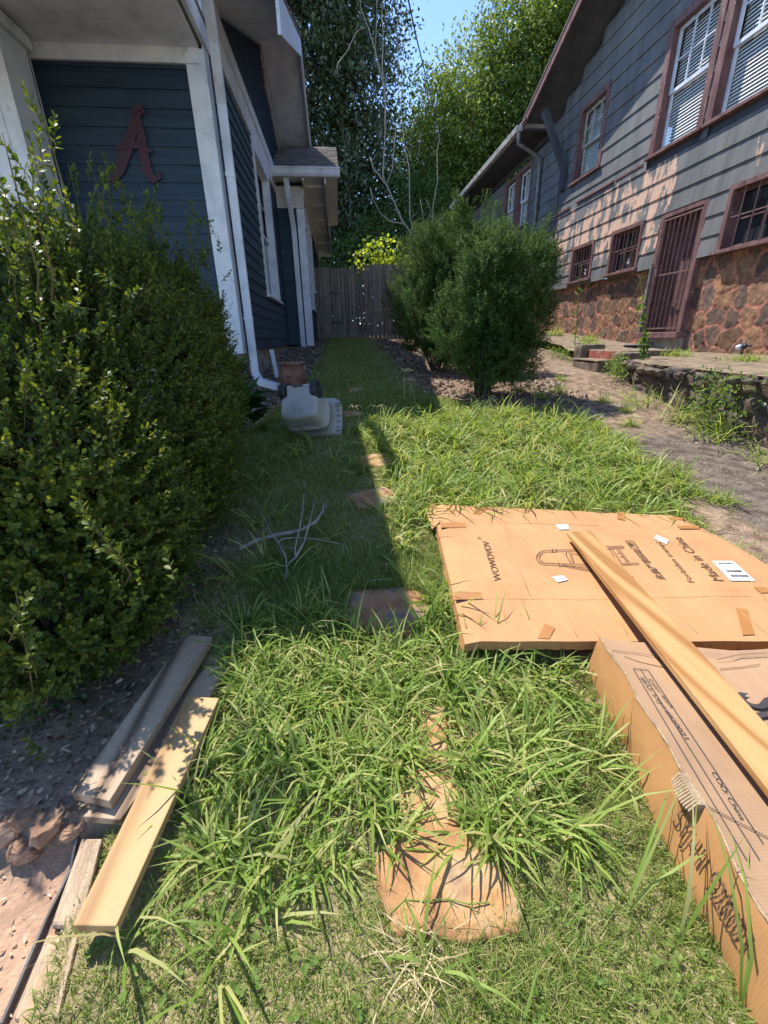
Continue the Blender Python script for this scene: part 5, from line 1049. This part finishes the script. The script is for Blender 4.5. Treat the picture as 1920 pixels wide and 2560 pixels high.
# ------------------------------------------------------------------ yew shrubs
def yew(name, cx, cy, spec, lab, nd=2900, tips=()):
    gz = float(G(cx, cy)); o = empty(name, (cx, cy, gz), lab, 'shrub', 'yew shrubs beside the driveway'); B, D = [], []
    for (dx, dy, z, rx_, ry_, rz_) in spec:
        n = int(nd * (rx_ * rz_ * 4)); u = rdir(n); r_ = np.array([rx_ * .88, ry_ * .88, rz_]); q = np.array([cx + dx, cy + dy, gz + z]) + u * r_ * (1 - .5 * RNG.random(n)[:, None] ** 1.7 + .12 * wav(u[:, 0] * 7 + dx, u[:, 2] * 7)[:, None]); B.append(q); D.append(u * .8)
    B = np.concatenate(B); D = np.concatenate(D); kt = 16; nt_ = len(B) // kt; ix = np.repeat(np.arange(nt_), kt); td_ = unit(D[:nt_ * kt:kt] + np.array([0, 0, .9]) + RNG.normal(0, .25, (nt_, 3)))
    B = B[:nt_ * kt:kt][ix] + td_[ix] * (RNG.random(len(ix)) * .16)[:, None] + RNG.normal(0, .026, (len(ix), 3)); D = unit(td_[ix] + RNG.normal(0, .33, (len(ix), 3)))
    for t_ in tips:
        k = 60; s_ = RNG.random(k); tt = np.array(t_); B = np.concatenate([B, tt - np.array([0, 0, 1.]) * (s_ * .5)[:, None] + RNG.normal(0, .02, (k, 3)) * (1 + 2.5 * s_[:, None])]); D = np.concatenate([D, unit(RNG.normal(0, .35, (k, 3)) + [0, 0, 1.])])
    n = len(B); ref = unit(np.cross(D, [.3, .2, .9])); r2 = np.cross(D, ref); P_, DD, NN = [], [], []; sl = RNG.uniform(.07, .13, n); nl = 11
    for k in range(nl):
        a_ = RNG.uniform(0, 6.28, n); rad = ref * np.cos(a_)[:, None] + r2 * np.sin(a_)[:, None]; P_.append(B + D * (sl * (k / nl))[:, None]); DD.append(unit(rad + D * .8)); NN.append(D)
    P_, DD, NN = map(np.concatenate, (P_, DD, NN)); V, q = quads(P_ + DD * .014, DD, NN, RNG.uniform(.026, .042, len(P_)), .0085)
    npm('foliage', V, q, mats=M['yew'], parent=o)
    m = MB(); rr = random.Random(int(cx * 100))
    for k in range(9):
        a_ = rr.uniform(0, 6.28); e = spec[k % len(spec)]; top = Vector((cx + e[0] + rr.uniform(-.15, .15), cy + e[1] + rr.uniform(-.1, .1), gz + e[2] + e[5] * .5)); b_ = Vector((cx + .06 * math.cos(a_), cy + .06 * math.sin(a_), gz - .05)); mid = b_.lerp(top, .4) + Vector((.05 * math.cos(a_), .05 * math.sin(a_), 0)); m.tube([b_, mid, top], [.024, .018, .006], 7)
    m.build('trunk', M['bark'], o, smooth=True)
    return o
T = lambda u, v, y: P(u, v, 'y', y)
yew('yew_shrub', 1.57, 4.85, [(.12, 0, .78, .34, .34, .45), (.02, 0, 1.15, .26, .3, .42), (.42, .05, 1.05, .24, .3, .42), (-.28, .05, .68, .24, .28, .34), (.22, 0, .5, .36, .34, .26), (.50, .1, .72, .2, .25, .28), (-.12, .05, .38, .24, .25, .2), (.50, .12, 1.32, .12, .15, .28), (.02, 0, .24, .26, .26, .16), (.30, .02, .30, .26, .26, .2), (.1, 0, .9, .3, .3, .6)], 'green yew shrub nearest the camera, standing in the sun by the driveway', tips=[T(1180, 640, 4.85), T(1370, 545, 4.95), T(1345, 600, 4.9), T(1270, 590, 4.85), T(1235, 640, 4.85)])
yew('yew_shrub', 1.47, 6.65, [(.05, 0, 1.0, .42, .4, .6), (.25, 0, 1.55, .26, .3, .45), (-.18, .1, 1.35, .22, .25, .5), (.62, .1, 1.25, .32, .3, .5), (-.3, 0, .75, .28, .3, .45), (-.12, 0, .45, .3, .3, .3), (.1, 0, .3, .3, .3, .2), (.35, 0, .6, .35, .3, .4)], 'tall yew shrub in the middle, its two pointed tops against the grey roof', tips=[T(1142, 490, 6.6), T(1160, 520, 6.6), T(1218, 488, 6.7), T(1245, 515, 6.7), T(1275, 560, 6.7), T(1060, 600, 6.6)])
yew('yew_shrub', 1.95, 11.2, [(0, 0, 1.2, .75, .6, .85), (-.3, 0, .9, .5, .5, .6), (.1, 0, 1.9, .5, .5, .6), (.3, 0, .7, .6, .5, .45)], 'dark shaded yew shrub farthest away in front of the fence', nd=1100, tips=[T(1000, 600, 11), T(1035, 560, 11)])
m = MB(); q = gp(1061, 905); m.tube([(q[0], q[1], q[2] - .05), (q[0] - .01, q[1], q[2] + .38)], .018, 7); tag(m.build('wooden_stake', M['palebark']), 'short pale wooden stake standing in the mulch between the yews', 'stake')
# ------------------------------------------------------------------ broad leaved plants
def rosette(name, c, n, L, Wd, lab, mt='broad', cat='plant', h=.12):
    o = empty(name, tuple(c), lab, cat); az = RNG.uniform(0, 6.28, n); el = RNG.uniform(.1, 1.2, n); d = np.c_[np.cos(az) * np.cos(el), np.sin(az) * np.cos(el), np.sin(el)]; b_ = np.array(c) + np.c_[np.zeros(n), np.zeros(n), RNG.uniform(0, h, n)] + d * .04
    V, q = leaves(b_, d, np.tile([0, 0, 1.], (n, 1)) + RNG.normal(0, .2, (n, 3)), RNG.uniform(.7, 1.1, n) * L, RNG.uniform(.8, 1.1, n) * Wd, fold=.2, droop=.3, wide=.4); npm('leaves', V, q, mats=M[mt], parent=o)
    m = MB(); m.tube([tuple(c), (c[0], c[1], c[2] + h + .04)], .008, 6); m.build('stem', M['weed'], o); return o
c = gp(628, 1075); rosette('leafy_plant', c, 60, .22, .075, 'dark green broad leaved plant squeezed between hedge and overturned bin', h=.30)
c = gp(590, 1010); rosette('leafy_plant', c, 45, .24, .12, 'large heart leaved plant at the foot of the white downspout', h=.35)
def ivy(u, v, n, sp, L, lab, mt='weed', name='weed_patch', base=None, hz=.12, cat='weeds'):
    c = gp(u, v) if base is None else np.array(base); x = c[0] + RNG.normal(0, sp[0], n); y = c[1] + RNG.normal(0, sp[1], n); z = (G(x, y) if base is None else c[2] + 0 * x) + np.abs(RNG.normal(0, hz, n)); d = rdir(n, .3); V, q = leaves(np.c_[x, y, z], d, rdir(n, .8), RNG.uniform(.5, 1.1, n) * L, RNG.uniform(.35, .6, n) * L, fold=.15, wide=.4)
    return tag(npm(name, V, q, mats=M[mt]), lab, cat)
ivy(170, 1770, 60, (.10, .05), .03, 'few small dark ivy leaves under the front edge of the hedge', mt='broad', hz=.03, cat='ivy', name='ivy')
def f_c(n):
    x = RNG.uniform(-.55, .62, n); y = RNG.uniform(.18, 1.2, n); k = (~blocked(x, y)) & (~onstone(x, y, 1.02)) & (wav(x * 6, y * 6 + 2) > .1); return x[k], y[k]
x, y = f_c(900); n = len(x); az = RNG.uniform(0, 6.28, n); V, Q, n0 = [], [], 0
for k in range(3):
    d = np.c_[np.cos(az + k * 2.09), np.sin(az + k * 2.09), np.full(n, .35)]; v_, q_ = leaves(np.c_[x, y, G(x, y) + .014], d, np.tile([0, 0, 1.], (n, 1)), RNG.uniform(.007, .013, n), RNG.uniform(.007, .011, n), fold=.05, wide=.5); V.append(v_); Q.append(q_ + n0); n0 += len(v_)
tag(npm('clover', np.concatenate(V), np.concatenate(Q), mats=M['weed']), 'tiny three part clover leaves mixed into the short lawn', 'clover', kind='stuff')
def f_w(n):
    x = RNG.uniform(1.9, 4.0, n); y = RNG.uniform(1.6, 9, n); dw = wallx(y) - x; crack = np.abs(x - 2.16 - .05 * wav(y * 4, x)) < .07
    k = (dw > .02) & (((dw < .5 * RNG.random(n)) & (wav(x * 3, y * 2.2) > -.3)) | (crack & (y < 3.4)) | (wav(x * 4 + 1, y * 3) > .55) & (RNG.random(n) < .4)); return x[k], y[k]
x, y = f_w(9000); n = len(x); a = Acc(); e0 = RNG.uniform(.1, 1.4, n); a.add(*blades(np.c_[x, y, G(x, y) + .024], RNG.uniform(0, 6.28, n), e0, e0 - RNG.uniform(0, 1.5, n), RNG.uniform(.02, .07, n), RNG.uniform(.003, .007, n)))
tag(a.build('driveway_weeds', M['turf']), 'thin weeds and moss creeping along the wall foot and driveway crack', 'weeds', kind='stuff')
# weeds over the retaining wall
def clump_grass(name, c, n, L, w_, lab, grp, mt='tallgrass', sp=.03):
    b_ = np.array(c) + np.c_[RNG.normal(0, sp, n), RNG.normal(0, sp, n), np.zeros(n)]; a = Acc(); e0 = RNG.uniform(.5, 1.45, n); a.add(*blades(b_, RNG.uniform(0, 6.28, n), e0, e0 - RNG.uniform(.3, 1.8, n), RNG.uniform(.4, 1.1, n) * L, RNG.uniform(.6, 1.2, n) * w_, RNG.normal(0, .5, n)))
    o = a.build(name, M[mt]); 
    for_loc = Vector(tuple(c)); o.data.transform(Matrix.Translation(-for_loc)); o.location = for_loc; return tag(o, lab, 'weed', grp)
rr = random.Random(12); tb0 = None
POS = [(1400, 955), (1393, 985), (1505, 1010), (1560, 1035), (1440, 1060), (1575, 1070), (1460, 1090), (1300, 985), (1350, 1000), (1640, 1170), (1560, 1120), (1700, 1230), (1800, 1265), (1250, 1075), (1590, 1150), (1720, 1250), (1515, 1165), (1680, 1200)]
tuftp = []
for i, (u, v) in enumerate(POS):
    c = gp(u, v); c[2] += .02
    if i < 3: tb0 = clump_grass('weed_tuft', c, 70, .13 + .03 * i, .007, 'x', 'grass tufts sprouting through the driveway'); tuftp.append(tb0)
    else:
        src = tuftp[i % 3]; o = src.copy(); COL.objects.link(o); o.location = c; o.rotation_euler[2] = rr.uniform(0, 6); s_ = rr.uniform(.7, 1.3); o.scale = (s_, s_, s_); tuftp.append(o)
TL = ['tuft left of the step corner', 'tuft just below the rubble left of the steps', 'tuft in front of the lower step', 'tuft right of centre, below the wall corner', 'tuft in the middle of the driveway', 'tuft nearest the vine covered wall', 'tuft closer to the lawn, in mid driveway', 'tuft at the edge of the yew shrub', 'tuft between yew and rubble', 'tuft in the concrete strip above the dark asphalt', 'tuft at the far end of the dark asphalt', 'tuft in the crack above the carton corner', 'rightmost tuft in the crack', 'tuft beside the yew shadow', 'tuft where concrete meets dark asphalt', 'second tuft in the crack', 'tuft on the lawn edge right of the tall grass', 'first tuft in the crack']
for o, l_ in zip(tuftp, TL): o['label'] = 'small green grass ' + l_
def wallweed(y0, y1, n, mt, lab, L=.045, up=.25, name='wall_weeds', dn=.5, xo_=.0):
    y = RNG.uniform(y0, y1, n); y = y0 + (y1 - y0) * np.clip(.5 + RNG.normal(0, .22, n), 0, 1); t_ = RNG.random(n) ** .8; zt = tz(y) + up * RNG.random(n) ** 2; zb_ = G(wallx(y), y) + .03; z = zt + (zb_ - zt) * t_ * dn; x = wallx(y) - .06 - .22 * np.abs(RNG.normal(0, .5, n)) + xo_; d = rdir(n, .3); d[:, 0] -= .4
    V, q = leaves(np.c_[x, y, z], d, rdir(n, .6) + np.array([-.5, 0, 0]), RNG.uniform(.5, 1.1, n) * L, RNG.uniform(.3, .6, n) * L, fold=.15, wide=.4); o = npm(name, V, q, mats=M[mt]); return tag(o, lab, 'weeds')
wallweed(2.95, 3.7, 800, 'weed', 'leafy vine tangle hanging down the middle of the retaining wall', dn=1.0, L=.04, up=.12)
wallweed(4.9, 5.8, 450, 'weed', 'leafy weeds over the wall end right beside the steps', dn=.8, L=.045, up=.1)
wallweed(1.8, 2.8, 380, 'broad', 'darker creeping weeds on the near end of the retaining wall', dn=.9, L=.05)
wallweed(6.9, 8.3, 500, 'weed', 'low yellow green weeds on the rubble left of the steps', dn=.9, L=.035, up=.06, xo_=-.05)
for k, (y_, L_, lab) in enumerate(((3.2, .45, 'long grass clump at the foot of the vine covered wall'), (3.7, .5, 'tall arching grass clump in front of the retaining wall'), (4.3, .4, 'grass clump near the wall corner'), (2.7, .35, 'grass clump at the foot of the near wall end'))):
    c = np.array([wallx(y_) - .18, y_, 0]); c[2] = float(G(c[0], c[1])) + .02; clump_grass('wall_grass', c, 55, L_, .009, lab, 'grass clumps along the retaining wall', sp=.09)
for k, (y_, n_, lab) in enumerate(((10.4, 60, 'dry green grass clump on the terrace below the two small windows'), (8.9, 50, 'short grass clump on the terrace left of the door'), (7.9, 60, 'leafy green clump on the terrace edge just left of the door'), (5.7, 50, 'low weed clump on the terrace right of the door'), (4.6, 40, 'low weed clump on the near end of the terrace'))):
    c = np.array([5.05 if k < 2 else 4.5, y_, tz(y_)]); clump_grass('terrace_weed', c, n_ * 3, .28 - .03 * k, .009, lab, 'weed clumps on the terrace', sp=.085)
def tallweed(base, top, lab, lv=26):
    base = Vector(base); top = Vector(top); o = empty('tall_weed', tuple(base), lab, 'weed', 'tall thin weeds in front of the stone wall'); m = MB(); mid = base.lerp(top, .5) + Vector((.03, 0, 0)); m.tube([base, mid, top], [.008, .006, .003], 6)
    for k in range(9): aa = random.uniform(0, 6.28); q = top + Vector((0, 0, -.02 * k)); m.tube([q, q + Vector((.08 * math.cos(aa), .08 * math.sin(aa), .05))], [.002, .001], 4)
    m.build('stem', M['weed'], o); t_ = RNG.random(lv); b_ = np.array(base) + (np.array(top) - np.array(base)) * (t_ * .8)[:, None]; d = rdir(lv, .1); V, q = leaves(b_, d, rdir(lv, 1), .09, .03, fold=.1, droop=.3); npm('leaves', V, q, mats=M['weed'], parent=o)
bb = P(1436, 862, 'x', 4.35); tallweed(bb, P(1450, 655, 'x', 4.35), 'tall thin weed in front of the basement windows', 14)
bb = P(1612, 890, 'x', 3.75); tallweed(bb, P(1600, 690, 'x', 3.75), 'tall leafy weed stalk in front of the barred door', 60)
# ------------------------------------------------------------------ trees
def tree(name, base, H_, blobs, nleaf, L, Wd, mt, lab, trunk_r=.25, bark='bark', clus=.45, hang=0., seed=1, ncl=None):
    rng = random.Random(seed); base = Vector(base); o = empty(name, tuple(base), lab, 'tree', 'trees behind the fence'); m = MB(); V, Q, n0 = [], [], 0
    top = base + Vector((0, 0, H_ * .75)); m.tube([base, base.lerp(top, .4) + Vector((.15, 0, 0)), base.lerp(top, .75), top], [trunk_r, trunk_r * .75, trunk_r * .5, trunk_r * .25], 10)
    tot = sum(b[3] * b[4] * b[5] for b in blobs) 
    for (x, y, z, rx_, ry_, rz_) in blobs:
        k = int(nleaf * (rx_ * ry_ * rz_) / tot); nc = max(8, int(k / 55)); u = rdir(nc); rad = (1 - .75 * RNG.random(nc) ** 1.8)[:, None]; cc = np.array([x, y, z]) + u * np.array([rx_, ry_, rz_]) * rad; cc[:, 2] = np.maximum(cc[:, 2], base.z + .2)
        ix = RNG.integers(0, nc, k); cs = clus * RNG.uniform(.6, 1.4, nc)[ix][:, None]; p = cc[ix] + RNG.normal(0, 1, (k, 3)) * cs * np.array([1, 1, .55]); d = unit(RNG.normal(0, 1, (k, 3)) + u[ix] * .7 + np.array([0, 0, -hang])); nr = unit(RNG.normal(0, .6, (k, 3)) + np.array([0, 0, 1.]) + u[ix] * .5)
        v_, q_ = quads(p, d, nr, RNG.uniform(.6, 1.2, k) * L, RNG.uniform(.6, 1.2, k) * Wd); V.append(v_); Q.append(q_ + n0); n0 += len(v_)
        for s_ in range(5):
            c_ = Vector(cc[rng.randrange(nc)]); t0 = base.lerp(top, rng.uniform(.3, .95)); m.tube([t0, t0.lerp(c_, .5) + Vector((0, 0, .4)), c_], [trunk_r * .3, trunk_r * .18, .02], 6)
    m.build('trunk', M[bark], o, smooth=True); npm('crown', np.concatenate(V), np.concatenate(Q), mats=M[mt], parent=o); return o
gz = lambda y: float(gl(y)) - .1
SC = 1.2
tree('magnolia_tree', (.36, 24.6, gz(24)), 17, [(x * SC, y * SC, 1.05 + (z - 1.05) * SC, a * SC, b * SC, c * SC) for x, y, z, a, b, c in [(-1.6, 20.5, 9, 2.6, 2.2, 5), (.6, 20, 8.5, 2.0, 2.0, 4.6), (1.55, 20.5, 11.2, 1.35, 1.6, 2.6), (0, 20.5, 13, 2.6, 2, 3), (-1, 20, 4.5, 2.6, 2, 2.5), (1.7, 20, 6.8, 1.3, 1.6, 2.0), (-3.6, 21, 10, 2, 2, 6)]], 110000, .22, .10, 'mag', 'tall dark glossy magnolia tree rising above the gate', .3, clus=.42, hang=.3, seed=2)
tree('oak_tree', (6.6, 25.5, gz(25)), 12, [(5.0, 25, 9.4, 2.2, 2.4, 2.7), (7.6, 26, 11.4, 2.4, 2.5, 2.9), (9.6, 26, 12.8, 2.6, 2.4, 3.0), (8.0, 25, 7.6, 2.8, 2, 2.0), (11.6, 26, 14.6, 2.6, 2.4, 3), (10.4, 25, 9.6, 2.6, 2, 2.4), (4.5, 25, 6.2, 1.5, 1.6, 2.2), (13, 26, 12, 3, 2.4, 3.4), (6.3, 26, 8.6, 2.4, 2.2, 2.4)], 125000, .165, .11, 'oak', 'big sunlit oak tree with bright green foliage behind the grey roof', .35, clus=.42, seed=3)
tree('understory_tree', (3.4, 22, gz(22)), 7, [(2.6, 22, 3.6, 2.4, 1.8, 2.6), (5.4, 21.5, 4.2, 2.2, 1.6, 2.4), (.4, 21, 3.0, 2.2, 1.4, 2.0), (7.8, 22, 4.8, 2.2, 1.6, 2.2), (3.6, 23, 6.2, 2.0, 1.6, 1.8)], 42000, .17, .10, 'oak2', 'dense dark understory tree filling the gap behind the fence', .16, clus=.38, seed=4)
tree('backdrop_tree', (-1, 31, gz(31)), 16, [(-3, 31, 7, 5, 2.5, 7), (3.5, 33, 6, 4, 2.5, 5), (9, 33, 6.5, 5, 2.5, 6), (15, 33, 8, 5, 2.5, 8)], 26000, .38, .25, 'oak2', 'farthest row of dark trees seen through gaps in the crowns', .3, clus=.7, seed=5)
# thin bare saplings in front of the trees
zt_ = lambda x, y: (740 + x * .3014, y * .3014)
bs = empty('bare_sapling', (1.9, 17, gz(17)), 'thin bare pale sapling with upright forking stems above the fence', 'sapling', 'bare saplings behind the fence')
m = MB(); mm = MB()
def stem(m, l, r0, r1, y0=17., y1=17.): pts = [P(*zt_(x, y), 'y', y0 + (y1 - y0) * i / (len(l) - 1)) for i, (x, y) in enumerate(l)]; m.tube(pts, [.75 * (r0 + (r1 - r0) * i / (len(l) - 1)) for i in range(len(l))], 6)
stem(m, [(1010, 2010), (930, 1900), (880, 1830), (820, 1690), (755, 1540), (640, 1390), (620, 1310)], .05, .022); stem(m, [(755, 1540), (720, 1460), (740, 1100), (742, 780), (700, 600), (660, 430), (600, 230), (535, 60), (530, -40)], .03, .01); stem(m, [(755, 1520), (800, 1400), (830, 1050), (870, 900), (885, 700), (880, 560)], .026, .009); stem(m, [(742, 900), (715, 560), (725, 300), (710, 100), (740, -20)], .018, .008); stem(m, [(830, 1050), (790, 960), (785, 930)], .012, .006); stem(m, [(850, 830), (845, 500), (845, 160)], .016, .007); stem(m, [(700, 600), (655, 480), (670, 150), (672, -20)], .014, .006)
stem(m, [(990, 1990), (900, 1860), (780, 1835), (700, 1770), (640, 1650), (615, 1560)], .03, .010); stem(m, [(320, 620), (350, 520), (420, 430), (500, 270), (550, 230)], .018, .006); stem(m, [(500, 270), (520, 180)], .008, .004); stem(m, [(350, 520), (330, 640), (400, 620)], .01, .004); stem(m, [(535, 110), (515, 95)], .02, .01)
m.build('trunk', M['palebark'], bs, smooth=True)
bs2 = empty('bare_sapling', (3, 17.5, gz(17)), 'slender bare grey stems to the right of the forked sapling', 'sapling', 'bare saplings behind the fence')
stem(mm, [(975, 1950), (945, 1800), (940, 1400), (900, 1200), (880, 1000), (870, 780)], .032, .01); stem(mm, [(1130, 1950), (1140, 1700), (1175, 1500), (1170, 1250), (1190, 1150), (1165, 1000)], .03, .01); stem(mm, [(1040, 1960), (1055, 1800), (1030, 1650)], .02, .008); stem(mm, [(1065, 1990), (1080, 1850), (1125, 1750), (1080, 1660)], .018, .007); stem(mm, [(940, 1820), (1010, 1760)], .01, .005); stem(mm, [(900, 1230), (960, 1150), (980, 1000)], .012, .005); stem(mm, [(1015, 1330), (1035, 1100)], .012, .005); stem(mm, [(1160, 1860), (1250, 1770)], .02, .012)
mm.build('trunk', M['palebark'], bs2, smooth=True)
# bright backlit sapling and fern fronds above the fence
lb = empty('leafy_sapling', (1.7, 15.6, gz(15.6)), 'young sapling with bright yellow green leaves showing above the fence', 'sapling'); n = 420
bpx = [(930, 618), (950, 640), (975, 610), (985, 640), (905, 640), (960, 655), (940, 665), (1000, 660)]; V, Q, n0 = [], [], 0
for (u, v) in bpx:
    c = P(u, v, 'y', 15.6); k = 46; p = c + RNG.normal(0, 1, (k, 3)) * [.22, .2, .13]; v_, q_ = leaves(p, rdir(k, -.5), rdir(k, .7), RNG.uniform(.10, .17, k), RNG.uniform(.07, .10, k), fold=.1, droop=.2, wide=.4); V.append(v_); Q.append(q_ + n0); n0 += len(v_)
npm('leaves', np.concatenate(V), np.concatenate(Q), mats=M['bright'], parent=lb)
m = MB()
for (u, v) in bpx[:6]: c = Vector(P(u, v, 'y', 15.6)); m.tube([(1.7, 15.6, 1.), c.lerp(Vector((1.7, 15.6, 2.)), .5), c], [.03, .018, .006], 6)
m.build('trunk', M['bark'], lb)
"""END"""
